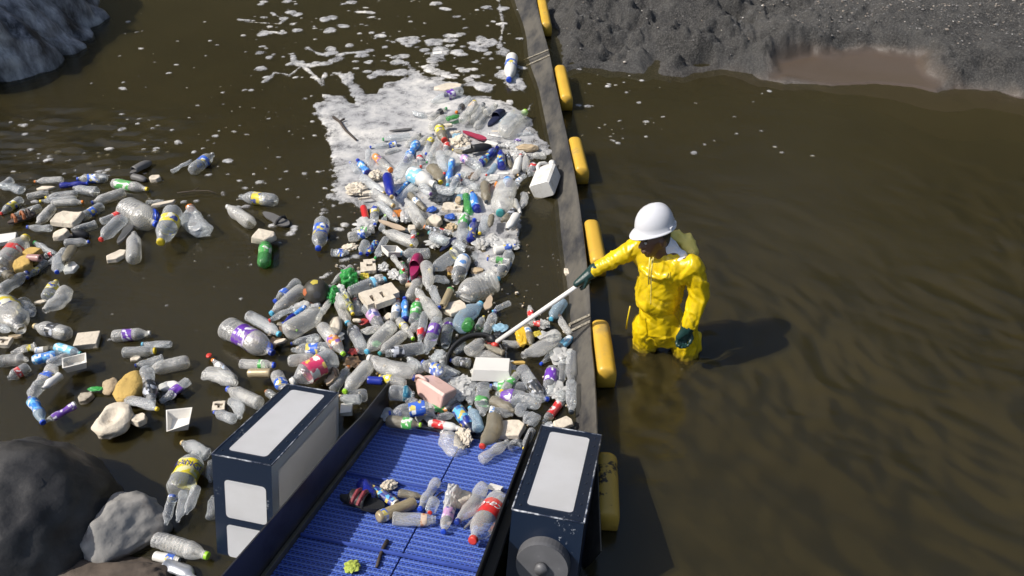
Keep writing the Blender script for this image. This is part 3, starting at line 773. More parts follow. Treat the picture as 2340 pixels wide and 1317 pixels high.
CAPM = {k: solid("cap_" + v[1].replace(' ', '_'), v[0], 0.38, 0.12, 3, dirt=tuple(c * 0.6 + 0.05 for c in v[0]), dirt_amt=0.3, dscale=2) for k, v in CAPC.items()}
LABC = {'pu': ((0.14, 0.04, 0.36), (0.72, 0.70, 0.76), None, "purple"), 'bl': ((0.03, 0.12, 0.55), (0.75, 0.77, 0.8), (0.62, 0.5, 0.1), "blue"), 'lb': ((0.20, 0.52, 0.72), (0.72, 0.78, 0.8), None, "light blue"),
        're': ((0.60, 0.03, 0.03), (0.75, 0.68, 0.64), None, "red"), 'pk': ((0.58, 0.04, 0.12), (0.78, 0.55, 0.1), (0.75, 0.72, 0.66), "crimson"), 'ye': ((0.72, 0.58, 0.04), (0.70, 0.68, 0.55), (0.05, 0.08, 0.35), "yellow"), 'wh': ((0.70, 0.69, 0.66), (0.10, 0.25, 0.55), None, "white"),
        'gr': ((0.07, 0.36, 0.08), (0.68, 0.72, 0.62), None, "green"), 'or': ((0.70, 0.26, 0.05), (0.72, 0.68, 0.62), (0.25, 0.12, 0.42), "orange"), 'dk': ((0.022, 0.026, 0.034), (0.4, 0.42, 0.46), None, "black"),
        'nv': ((0.012, 0.03, 0.22), (0.10, 0.38, 0.62), (0.6, 0.45, 0.08), "navy blue"), 'te': ((0.02, 0.14, 0.22), (0.15, 0.35, 0.42), None, "dark teal"), 'sb': ((0.03, 0.20, 0.62), (0.15, 0.45, 0.72), (0.7, 0.72, 0.74), "bright blue"),
        'yg': ((0.50, 0.46, 0.06), (0.08, 0.12, 0.25), (0.6, 0.6, 0.4), "mustard"), 'lp': ((0.52, 0.30, 0.52), (0.7, 0.62, 0.7), (0.1, 0.1, 0.3), "pink and purple"), 'rp': ((0.62, 0.025, 0.025), (0.58, 0.03, 0.03), None, "red"), 'yp': ((0.74, 0.60, 0.03), (0.72, 0.68, 0.35), None, "yellow"), 'cr': ((0.66, 0.50, 0.36), (0.55, 0.25, 0.12), None, "cream")}
LABM = {k: label_mat("print_" + v[3].replace(' ', '_'), v[0], v[1], v[2]) for k, v in LABC.items()}
m_ink = solid("white_ink", (0.8, 0.79, 0.77), 0.4, 0.05); m_ink2 = solid("navy_ink", (0.02, 0.03, 0.25), 0.4, 0.05)

def prof_of(t):
    if t == 's': return [(0.0, .30), (.006, .62), (.03, .84), (.07, .96), (.11, 1), (.22, 1), (.33, 1), (.345, .965), (.44, .965), (.57, .965), (.585, 1), (.64, 1), (.70, .95), (.76, .82), (.82, .62), (.87, .44), (.905, .34), (.92, .335), (.925, .42), (.94, .42), (.945, .33), (.985, .31)]
    if t == 'w':
        r = [(0, .35), (.006, .7), (.03, .9), (.06, 1)]
        for k in range(9):
            x = .09 + k * .062
            r += [(x, 1), (x + .018, .91), (x + .036, .91), (x + .054, 1)]
        return r + [(.68, 1), (.74, .92), (.80, .74), (.86, .5), (.90, .36), (.915, .35), (.92, .43), (.935, .43), (.94, .34), (.985, .32)]
    if t == 'v': return [(0, .4), (.006, .75), (.03, .93), (.07, 1), (.16, 1), (.24, .95), (.32, .82), (.40, .76), (.47, .82), (.54, .95), (.60, 1), (.67, .98), (.74, .86), (.80, .68), (.86, .5), (.89, .44), (.91, .44), (.915, .52), (.93, .52), (.935, .43), (.985, .42)]
    if t == 't': return [(0, .5), (.006, .86), (.03, .97), (.06, 1), (.2, 1), (.35, .985), (.5, .985), (.62, 1), (.70, 1), (.75, .97), (.80, .86), (.85, .66), (.88, .55), (.9, .54), (.905, .62), (.92, .62), (.925, .53), (.985, .52)]
    if t == 'h': return [(0, .6), (.006, .9), (.03, .98), (.06, 1), (.2, 1), (.4, 1), (.56, 1), (.64, .97), (.72, .84), (.79, .62), (.84, .46), (.86, .42), (.9, .42), (.985, .40)]
    if t == 'n': return [(0, .5), (.004, .84), (.02, .88), (.04, 1), (.2, 1), (.5, 1), (.8, 1), (.92, 1), (.96, .93), (.985, .82), (.99, .86), (1.0, .86), (.985, .76), (.98, .3)]
    r = [(0, .4), (.006, .8), (.03, .95), (.06, 1)]                                    # 'j' ribbed jug
    for k in range(6):
        x = .09 + k * .075
        r += [(x, 1), (x + .03, .94), (x + .045, .94), (x + .068, 1)]
    return r + [(.60, .99), (.68, .93), (.76, .78), (.84, .52), (.885, .30), (.90, .22), (.93, .22), (.985, .21)]
CAPR = {'s': .37, 'w': .39, 'v': .49, 't': .58, 'h': .46, 'j': .25, 'n': .5}
CAP0 = {'n': .9}
SEG = 18
def shape_fn(t, crush, var):
    rs = random.Random(hash((t, crush, var)) % 9999 if False else (ord(t) * 131 + crush * 17 + var * 7))
    off = Vector((rs.uniform(0, 50), rs.uniform(0, 50), rs.uniform(0, 50)))
    amp = (0.09, 0.22, 0.36)[crush]; flat = (1.0, rs.uniform(.84, .98), rs.uniform(.5, .72))[crush]
    bend = (0.0, rs.uniform(-.10, .10), rs.uniform(-.22, .22))[crush]
    twist = (0, .2, .8)[crush] * rs.uniform(-1, 1)
    def fn(x, a, r):
        k = 1.0
        if t == 's' and x < .12: k -= .16 * (1 - x / .12) * (0.5 + 0.5 * math.cos(5 * a))
        body = min(1, max(0, (0.88 - x) / .12)) * (0.35 + 0.65 * min(1, x / .08))
        q = Vector((x * 4.2, math.cos(a) * 1.1, math.sin(a) * 1.1)) + off
        dn = mnoise.noise(q)
        k -= amp * body * (max(0, dn) * 1.25 + 0.45 * abs(mnoise.noise(q * 2.6)))
        aa = a + twist * x * body
        y, z = r * k * math.cos(aa), r * k * math.sin(aa)
        z *= 1 - (1 - flat) * body
        y += bend * math.sin(x * math.pi) * 2.0 * body
        if crush == 2: z += 0.25 * mnoise.noise(Vector((x * 3.1, 3, off.z))) * body
        return x, y, z
    return fn
_cache = {}
def lathe_me(name, prof, fn, close0=True, seg=SEG):
    vs_, fs_ = [], []
    for x, r in prof:
        for k in range(seg): vs_.append(fn(x, 2 * math.pi * k / seg, r))
    for i in range(len(prof) - 1):
        for k in range(seg):
            a, b = i * seg + k, i * seg + (k + 1) % seg
            fs_.append((a, b, b + seg, a + seg))
    if close0: fs_.append(tuple(range(seg))[::-1])
    return mesh(name, vs_, fs_, True, None)
def body_me(t, crush, var):
    k = ('b', t, crush, var)
    if k not in _cache: _cache[k] = lathe_me("body", prof_of(t), shape_fn(t, crush, var))
    return _cache[k]
def cap_me(t, crush, var):
    k = ('c', t)
    if k not in _cache:
        r = CAPR[t]; vs_, fs_ = [], []
        pr = [(.942, r * .97), (.945, r), (.99, r), (.997, r * .93), (.999, r * .6), (.999, 0.01)]
        _cache[k] = lathe_me("cap", pr, lambda x, a, rr: (x, rr * math.cos(a) * (1 + .03 * math.cos(9 * a)), rr * math.sin(a) * (1 + .03 * math.cos(9 * a))), True)
    return _cache[k]
def label_me(t, crush, var, x0, x1):
    k = ('l', t, crush, var, x0, x1)
    if k not in _cache:
        P = prof_of(t); xs = [x0] + [x for x, r in P if x0 < x < x1] + [x1]
        def rad(x):
            for (xa, ra), (xb, rb) in zip(P[:-1], P[1:]):
                if xa <= x <= xb and xb > xa: return ra + (rb - ra) * (x - xa) / (xb - xa)
            return 1
        f0 = shape_fn(t, crush, var)
        def fn(x, a, r):
            X, y, z = f0(x, a, r); s = 1.022
            return X, y * s, z * s
        _cache[k] = lathe_me("label", [(x, rad(x)) for x in xs], fn, False)
    return _cache[k]
def handle_me():
    if 'h' not in _cache:
        _cache['h'] = tube_me("handle", [(.88, .2, .1), (.80, .62, .2), (.72, .85, .2), (.68, .9, .1), (.72, .85, -.1), (.80, .62, -.2), (.88, .2, -.1)], .06, None, 6)
    return _cache['h']

# ------------------------------------------------------------------ tiles the list below was read from: origin x, y, zoom
TL = {'A': (0, 330, 3.762), 'B': (0, 600, 3.212), 'C': (0, 960, 3.69), 'D': (440, 640, 4.1167), 'E': (780, 220, 7.315), 'F': (1010, 220, 7.315), 'G': (780, 380, 7.315), 'H': (1010, 380, 7.315),
      'I': (740, 540, 7.315), 'J': (960, 540, 7.315), 'K': (780, 680, 7.315), 'L': (1020, 680, 5.9875), 'M': (780, 820, 6.932), 'N': (1040, 840, 5.987), 'O': (560, 620, 7.315), 'P': (840, 1060, 6.27), 'Q': (0, 0, 1.0), 'R': (720, 160, 4.116)}
def tpx(t, x, y): a = TL[t]; return a[0] + x / a[2], a[1] + y / a[2]
# bottle: tile, base x y, cap x y, width, shape+crush, tint, cap, label(:from:to)
BOTTLES = """
A 545 305 295 322 58 s1 d o -
A 515 357 757 335 50 v0 B b -
A 920 290 662 298 76 s0 c b bl
A 835 412 632 375 86 w1 c n -
A 665 428 388 460 68 s0 c y -
A 235 457 420 415 60 t1 d n -
A 655 470 340 490 58 s1 c y -
A 445 515 718 495 68 w0 d o -
A 1078 412 785 505 84 s0 d B -
A 965 335 1272 387 84 s0 d y gr:.15:.55
A 190 395 -10 350 95 w2 c n -
A 105 300 -10 375 60 s1 c n -
A 187 470 5 600 72 s1 c r ye
A 357 540 118 608 64 s1 c n -
A 450 545 320 690 86 w1 d n -
A 442 722 232 712 60 v1 c b -
A 885 525 660 655 74 s0 c n bl:.35:.55
A 832 685 612 750 76 t1 c n -
A 555 850 768 838 70 s0 c b -
A 1088 555 1350 690 205 j0 d b -
A 1258 505 1412 488 48 v1 c n -
A 868 668 1070 580 68 w1 c n re:.5:.75
A 1062 635 862 826 104 s1 c r -
A 1150 1005 1152 758 112 s0 d n -
A 1500 565 1378 850 160 s1 c y ye:.3:.5
A 1758 752 1630 540 172 s2 c o -
A 1480 235 1650 140 56 v2 c n -
A 1645 235 1838 82 96 s0 c n bl:.4:.6
A 15 1060 228 795 170 s1 d y re:.4:.55
A 468 955 298 845 70 v1 c g -
A 385 965 480 935 60 s2 c n re
A 570 905 425 1020 88 s2 c n -
A 505 985 490 1104 90 s1 c b -
A 625 890 555 1020 76 t2 k n -
A 400 1012 228 1152 60 v0 c B ye:.45:.6
A 5 1260 238 1100 100 s1 c B -
A -8 1068 95 1140 88 t1 k n dk
B 345 265 414 138 84 s0 c y ye
B 495 195 325 360 110 s2 d n -
B -10 290 160 505 176 s1 d n ye:.15:.4
B 165 285 240 385 112 w2 c n -
B 508 530 250 466 104 s0 d c dk:.3:.55
B -20 470 60 500 62 t1 c n -
B 822 543 1105 518 84 s0 d w pu:.3:.55
B 1258 603 1040 600 74 s2 c l -
B 905 662 1143 648 74 t0 c y -
B 1198 698 990 760 70 w2 c B -
B 1390 725 1075 795 96 s0 d n -
B 1075 785 1118 1040 94 v0 c n dk:.42:.8
B 265 610 80 672 80 w2 d n ye:.2:.35
B 258 655 395 632 58 t1 k n wh:.05:.5
B 405 618 595 668 66 s1 b t lb:.06:.7
B 238 718 462 668 70 s1 b n sb:.03:.78
B 5 728 205 712 96 w1 d n -
B 345 750 550 676 70 s1 c n -
B 215 765 55 855 78 s1 c n re:.4:.6
B 395 765 275 885 100 s2 d n bl:.45:.7
B 440 830 312 930 66 h1 W n -
B 300 885 222 1002 88 s1 c b -
B 232 1010 318 1180 74 v1 b b sb:.1:.6
B 562 1040 322 1172 54 v1 c n pu:.05:.75
B 925 1008 1160 1078 76 s2 c y -
B 1385 868 1175 1025 100 s2 c n pu:.35:.6
C 1752 300 1532 188 108 w2 c c -
C 1492 622 1668 268 196 s0 c n yp:.30:.66
C 1462 640 1398 884 78 w1 c n bl:.02:.15
C 1545 600 1498 862 72 s2 c n -
C 1655 565 1568 795 78 w1 c n -
C 1790 350 1772 525 70 w1 c n -
C 1782 828 1800 640 92 w1 c n -
C 1305 1005 1758 1148 152 w1 d G -
C 1302 1148 1515 1185 82 t1 W n bl:.5:.8
C 1392 1222 1660 1350 120 h2 S n -
D 320 450 760 690 232 j1 d B pu:.30:.56
D 525 325 822 515 122 w2 c l -
D 995 15 772 208 90 v0 c b bl:.5:.7
D 1040 80 735 325 130 s1 d l -
D 955 262 718 386 84 w2 c r -
D 1066 255 842 418 54 v0 B b sb:.04:.5
D 872 505 1250 275 165 s0 d n -
D 1190 535 922 602 76 s1 c B -
D 1300 640 925 662 110 s1 c n bl:.3:.6
D 1208 425 1424 704 110 s0 d G or:.48:.72
D 452 790 775 803 90 t1 d b gr:.55:.65
D 395 945 188 750 90 w1 c o wh:.55:.7
D 110 880 420 975 150 s2 d n -
D 640 1165 325 1022 135 w1 d b -
D 365 1120 450 1300 108 s2 c n -
D 400 1320 202 1242 90 s0 c b -
D 785 880 862 1040 110 s0 d n bl:.5:.8
D 770 1105 690 1045 80 w1 c o -
D 1340 715 928 968 190 s0 c w pk:.32:.66
D 895 765 1200 735 105 s0 d n -
D 1322 1040 1472 812 94 w1 c o -
D 1668 795 1425 1060 122 s0 d G -
D 1645 1085 1390 1105 116 s1 c n -
R 1385 190 1085 302 80 s0 c n pu:.3:.5
E 1375 325 1185 265 130 w2 c n -
E 1470 372 1758 203 98 v0 d g dk:.5:.7
E 1155 670 685 726 132 s1 c g -
E 930 795 475 855 108 w1 c b bl:.02:.3
E 945 885 715 962 88 t1 d n -
E 1095 835 1322 632 108 s0 d k -
E 1262 785 1060 1085 138 v1 B n sb:.03:.85
E 1145 1005 880 1410 178 w0 c n -
E 455 920 462 1190 108 w1 c n -
E 550 990 832 1240 140 t1 d o or:.1:.45
E 275 1270 145 1108 108 s0 c b -
E 445 1290 270 1065 118 v0 B b sb:.04:.7
E 1500 535 1755 315 148 w1 d n -
E 1640 520 1728 745 165 t1 k r ye:.12:.5
E 1328 785 1540 635 98 s0 d B -
E 1515 695 1415 975 110 s0 c b ye:.15:.4
E 1625 795 1500 1050 140 s1 d n -
E 1775 790 1715 1010 108 s1 c n re:.1:.4
E 1640 940 1725 1318 150 s0 c r -
E 1305 950 1332 1185 108 s0 c r re:.35:.5
E 1485 950 1428 1110 78 s0 c g -
G 1490 0 1665 280 200 s2 k y -
H 175 -110 92 335 108 v0 b l sb:.1:.8
F 470 25 235 275 88 v0 c o dk:.55:.75
F 405 320 545 100 135 t1 d y cr:.45:.75
F 515 425 695 132 168 w0 d k -
F 330 425 470 250 130 s1 d n -
F 85 385 285 325 112 w2 g n -
F 565 535 740 265 108 s1 d n -
F 735 280 910 150 120 t1 d w -
F 1000 445 1208 250 108 w1 b y -
F 1020 640 1398 258 258 s2 d G -
F 775 635 1012 690 82 w2 W n -
F 640 1135 935 850 138 v1 B n nv:.05:.8
F 1000 1200 978 915 158 s1 B n nv:.12:.6
F 1092 955 1145 1205 82 w0 k n dk:.1:.6
F 1485 615 1240 645 82 w2 c n -
F 1305 715 1165 795 92 s2 c n pu:.2:.6
F 1745 1000 1485 990 120 s1 d n -
F 1235 1260 1318 985 122 h0 W r -
F 1392 1245 1402 975 108 s0 d w -
F 1545 1145 1450 1330 128 s1 c n re:.15:.35
F 645 1195 265 985 150 s0 c n lp:.55:.8
G 345 195 725 465 170 s1 c c -
G 515 445 880 668 172 w0 d c -
G 765 150 845 525 160 s0 B c -
G 955 595 1278 252 130 w0 c g -
G 890 490 1180 205 70 v0 B n sb:.05:.8
G 1155 125 1568 312 240 h0 W w lb:.03:.42
G 1140 475 1400 735 118 t1 k n wh:.35:.6
G 1345 1000 1078 555 196 s0 d n -
G 560 690 562 985 140 s1 c b ye:.05:.4
G 635 615 965 945 150 w1 c k -
G 1718 1135 1385 1012 104 t0 d o dk:.1:.85
G 1258 1305 690 1085 188 s0 d n -
G 110 1200 500 1120 170 s1 d n bl:.42:.7
G 1005 1050 1290 1132 90 s2 c G -
G 1765 1275 1462 1108 158 s1 c t -
H 400 490 445 800 140 w1 g n -
H 592 745 498 425 150 s1 B y sb:.15:.85
H 718 280 742 608 150 s0 k k -
H 605 375 312 222 140 w1 c r -
H 1140 300 1055 195 140 s0 B n sb:.1:.6
H 1090 310 972 800 350 s1 d t -
H 1215 575 1315 795 98 h1 W n -
H 1372 455 1338 695 130 s2 d n -
H 1215 725 992 935 120 w1 k n dk:.1:.5
H 1242 825 1085 1065 140 h1 W n -
H 388 815 305 1265 168 s0 c n gr:.12:.42
H 480 1245 545 892 140 v0 B b nv:.05:.72
H 725 845 628 1132 138 s2 c y -
H 832 830 798 1018 92 w0 k n -
J 1235 250 1590 165 122 t0 W b bl:.45:.8
J 1505 280 1295 730 198 s1 c l wh:.35:.6
J 690 195 145 595 228 s2 c y ye:.22:.30
J 90 445 142 905 188 s1 d n -
J 750 350 590 790 228 s0 c n wh:.08:.55
J 1250 740 590 985 420 j1 d n -
J 225 720 490 762 150 s2 c n -
L 165 440 478 80 228 s2 b l -
L 275 420 330 300 150 s1 g n -
L 515 540 668 183 140 w1 c b -
L 425 430 514 258 92 s1 c y -
J 195 850 325 1205 150 s1 c b -
K 1608 355 1325 -30 200 s0 d n -
I 125 265 420 268 150 w2 c n bl:.4:.65
I 705 100 615 298 150 s1 c b -
I 885 100 715 315 108 v0 B n nv:.05:.85
I 1045 25 855 375 108 s1 c g -
I 1775 290 1282 288 168 w0 c l -
I 470 510 130 812 130 s1 d n -
I 420 955 1040 715 200 w1 c l lb:.62:.72
I 1335 780 1330 452 130 s0 c g gr:.3:.55
I 1438 1065 1610 685 188 s0 d r -
I 345 945 490 1310 108 v0 d y yg:.04:.85
K 895 405 942 40 148 t0 d o wh:.3:.6
K 1068 375 1058 5 130 v1 B b sb:.04:.82
K 1218 425 1278 35 168 w0 c r gr:.3:.85
O 1570 525 1725 885 168 t0 d l -
K 375 890 128 425 190 w0 c n dk:.6:.88
K 295 275 228 28 150 w2 c r -
K 415 145 688 560 208 s1 c n lp:.32:.58
K 625 520 320 570 168 s2 d n -
K 858 455 415 925 218 w0 d l -
K 1050 610 630 948 168 w0 d t -
K 955 375 1208 700 160 s1 d G ye:.30:.40
K 1375 838 725 945 188 t0 c n dk:.52:.84
K 1400 260 1305 760 148 s1 c n re:.62:.8
K 1615 360 1412 945 190 s0 c n pu:.24:.52
K 1798 395 1735 830 198 t1 c n pu:.18:.28
K 1240 1240 440 1008 298 s2 d w -
K 1345 1215 1110 1005 168 s1 c n -
K 1690 1260 1350 1085 230 s1 c b bl:.15:.45
M 450 85 45 535 218 s0 d G -
M 1020 405 600 275 138 s0 d y ye:.55:.82
M 755 545 1165 565 228 s1 c n te:.58:.86
M 1390 765 750 872 208 s0 c b bl:.1:.5
M 715 985 1268 1052 178 s0 k G gr:.48:.76
M 1390 1010 1885 1112 130 t0 W n re:.12:.5
M 1905 615 1528 892 128 s1 c r or:.7:.8
N 15 545 262 915 160 h0 N n nv:.1:.7
L 760 635 1045 652 108 s1 d B -
L 830 800 320 780 168 s2 d n -
L 335 905 50 858 128 s0 c b dk:.2:.5
L 300 740 500 590 168 t1 d n -
L 100 720 270 630 150 w2 c n -
L 1085 385 1168 680 130 s1 k y wh:.25:.45
L 1525 485 1030 810 220 s2 d n -
L 1595 55 1428 305 150 w0 b l -
L 1705 505 1548 245 108 s2 d o -
L 1712 545 1285 920 110 s0 c b lb:.02:.34
N 1335 5 1255 448 168 s0 c b pu:.14:.5
L 1588 878 1558 1215 112 w0 c n -
L 1716 765 1708 1150 150 t0 c n -
N 1592 200 1590 625 160 w1 c k -
N 905 15 1205 455 170 t0 c n dk:.5:.84
N 995 295 470 258 168 s0 c b gr:.62:.78
N 1170 490 545 362 200 s1 c n pu:.6:.86
N 490 440 815 600 140 s1 k n -
N 465 580 800 650 112 w0 c n wh:.02:.2
N 1140 745 930 630 228 s2 c n -
N 865 645 970 510 130 s2 c n -
N 555 645 368 1095 218 s2 k r -
N 322 855 202 545 150 w1 b l -
N 235 185 208 505 150 w2 c n -
N 395 235 378 650 200 w2 c n gr:.5:.65
N 1058 845 938 1118 104 s1 c y -
N 1455 455 1210 765 112 t0 c n re:.15:.66
N 735 1115 905 1000 170 w1 c n -
Q 1050 1052 1012 986 46 s0 d n -
N 355 1275 735 1010 158 v1 d n -
Q 576 513 518 471 30 s1 d n -
Q 633 459 546 450 28 s0 c n ye:.4:.6
Q 603 607 608 546 27 s0 g G gr
Q 737 503 727 570 32 s0 c b bl:.3:.6
Q 1170 131 1163 184 25 h0 W b bl:.3:.5
M 310 640 -20 640 160 w1 c n -
J 400 60 140 20 150 s1 c n -
J 560 90 740 250 130 s2 c n -
I 880 250 960 330 110 w2 c n -
G 1880 420 1560 330 150 s2 c n -
G 1330 330 1500 470 140 s1 c p -
F 560 130 430 330 120 w1 d n -
N 1400 330 1480 440 120 s1 c n -
N 900 400 700 560 130 s1 c n -
M 1500 950 1800 880 120 s1 c n -
M 1850 250 1560 60 150 s2 c n -
M 1180 700 1000 620 130 w2 c n -
K 1500 1050 1690 900 150 w2 c n -
K 1180 560 1260 420 120 s1 d n -
K 60 150 -60 -60 150 s1 d w -
J 60 1080 -60 880 150 s1 d n -
H 300 130 150 400 120 w1 c n -
H 620 70 480 250 110 s2 d n -
"""
BELT_BOTTLES = """
Q 828 1102 853 1146 34 s1 B b -
P 435 420 790 475 130 s1 k n -
P 990 245 745 660 150 v0 d b -
P 955 520 890 710 168 s0 c r -
P 355 785 985 805 200 t1 d n cr:.64:.78
P 1175 640 1085 985 165 h1 d b lp:.1:.5
P 1660 300 1275 850 220 s2 d B -
P 1905 470 1375 935 92 w2 S n bl:.3:.6
P 1905 480 1500 1115 330 s0 d r rp:.26:.55
"""
# things that are not bottles: kind, tile, centre x y, size along x and y, turn, colour, look
FOAM = """
chunk A 390 375 185 60 3 cream
slab A 580 628 270 165 -10 cream
chunk A 530 770 150 115 20 cream
beam A 1410 505 250 62 28 cream
chunk A 1330 290 110 95 0 cream
beam A 1005 955 235 105 48 cream
block A 62 812 135 105 20 white
chunk A 190 1025 165 170 30 ochre
chunk A 275 920 150 110 -20 ochre
slab A 605 1055 130 135 15 white
chunk B 300 288 100 52 25 cream
slab B 112 540 112 52 0 tan
ring B 28 582 95 78 0 cream
block B 640 570 165 120 12 cream
chunk B 1000 702 92 60 0 cream
tub B 550 738 160 110 25 white
chunk B 622 990 120 100 15 dirty
oval B 805 902 118 145 20 tan
oval B 948 900 215 225 0 ochre
oval B 1238 900 160 90 5 white
bowl B 825 1140 250 245 -20 cream
chunk B 1018 1145 130 110 35 cream
chair B 1305 1155 205 160 10 white
oval D 1345 420 122 195 10 cream
slab D 830 572 140 62 20 cream
ring D 245 1190 115 108 10 cream
slab R 1255 160 300 110 18 cream
chunk F 95 480 170 110 0 cream
crumb F 300 735 340 270 0 cream
crumb F 220 612 200 130 5 cream
block F 820 790 215 110 -25 white
block F 905 590 160 60 0 cream
crumb G 245 345 355 235 -15 cream
block G 430 440 165 110 15 cream
slab G 385 530 250 40 10 cream
crumb G 570 120 225 190 0 cream
chunk G 1180 1030 175 190 10 cream
chunk G 1565 895 350 250 -20 cream
holed H 180 705 350 210 -5 cream
crumb H 165 1010 205 200 10 tan
chunk H 270 560 130 170 0 tan
block H 875 180 165 115 0 white
block H 1020 125 190 70 0 white
crumb I 430 165 260 155 5 cream
tray I 1125 255 320 250 35 white
notch I 740 500 255 290 10 cream
slots I 945 1000 690 430 32 cream
chunk I 1420 805 135 115 0 tan
chunk G 1690 1225 250 150 -10 white
chunk K 778 318 145 190 -30 cream
chunk K 258 378 155 90 -5 cream
chunk J 960 570 230 160 15 tan
block J 505 610 95 130 0 ochre
slab J 600 1190 440 300 30 cream
chunk J 1050 200 150 200 10 brown
chunk J 1220 160 130 110 0 brown
chunk J 1080 80 150 90 0 maroon
slab L 985 890 220 55 0 ochre
slab N 760 830 540 285 5 cream
crumb N 105 940 225 270 0 cream
slab N 1480 760 290 190 30 cream
block Q 1000 122 22 13 10 white
chunk Q 605 538 60 36 -10 cream
chunk Q 1297 620 18 24 10 cream
block D 1448 1210 110 120 4 white
chunk N 135 1000 190 160 20 cream
"""
BELT_FOAM = """
crumb P 300 330 190 220 -30 cream
chunk P 1330 560 360 300 0 cream
block P 1830 365 210 120 -10 white
"""
# ------------------------------------------------------------------ landmarks and labels
LM = [("football", 724, 663), ("pink jug", 992, 893), ("slotted foam block", 868, 680), ("white square jug", 1246, 408), ("navy clog", 1130, 275), ("pink clog", 948, 615), ("magenta sole", 1085, 310),
      ("white tub", 1125, 850), ("black scoop rim", 1050, 790), ("brown sandal", 45, 500), ("round ochre foam", 292, 880), ("striped slide sandal", 820, 1150), ("yellow plastic sheet", 1190, 765),
      ("green plastic bag", 795, 660), ("holed foam brick", 1035, 475), ("dark plastic bag", 1010, 450), ("hollow foam bowl", 257, 955), ("pale angular rock", 280, 1190), ("broken white basin", 408, 960),
      ("driftwood stick", 790, 295), ("tan insole", 895, 515), ("grey shoe", 320, 395), ("black loafer", 172, 540), ("worn grey sole", 285, 545), ("black shoe", 1085, 346)]
ITEMS = []                                  # (object, description, category, group, px, py)
def note(o, desc, cat, group, px, py):
    ITEMS.append([o, desc, cat, group, px, py]); return o
ORD = ["", "second", "third", "fourth", "fifth", "sixth", "seventh", "eighth", "ninth", "tenth"]
def write_labels():
    used, out = {}, []
    for it in ITEMS:
        o, desc, cat, group, px, py = it
        cand = [(math.hypot(px - x, (py - y) * 1.3), nm, x, y) for nm, x, y in LM if nm not in desc]
        d, nm, x, y = min(cand)
        dx, dy = px - x, (py - y) * 1.3
        rel = ("right of" if dx > 0 else "left of") if abs(dx) > abs(dy) else ("in front of" if dy > 0 else "beyond")
        out.append((it, desc, rel, nm, d))
    groups = {}
    for r in out: groups.setdefault((r[1], r[2], r[3]), []).append(r)
    for (desc, rel, nm), rs in groups.items():
        rs.sort(key=lambda r: r[4])
        for k, r in enumerate(rs):
            lab = f"{desc} {rel} the {nm}"
            if len(rs) > 1: lab = f"{desc}, {'nearest' if k == 0 else ORD[min(k, 9)] + ' nearest'} {rel} the {nm}"
            for a_, b_ in ((' without cap or label', ''), ('dented ', ''), ('navy blue', 'navy'), ('light blue', 'pale'), ('dark blue', 'navy'), ('pink and purple', 'purple'), ('bright blue', 'blue'), ('dark grey', 'grey'), ('plastic bag', 'bag'), ('round ochre foam', 'ochre foam'), ('striped slide sandal', 'slide sandal'), ('plastic container', 'container'), ('pale angular rock', 'pale rock'), (' nearest', ''), ('crumpled ', ''), ('crushed ', ''), ('large ', ''), ('small ', '')):
                if len(lab.replace(',', '').split()) > 16: lab = lab.replace(a_, b_)
            o, _, cat, group, px, py = r[0]
            tag(o, lab, cat, group)
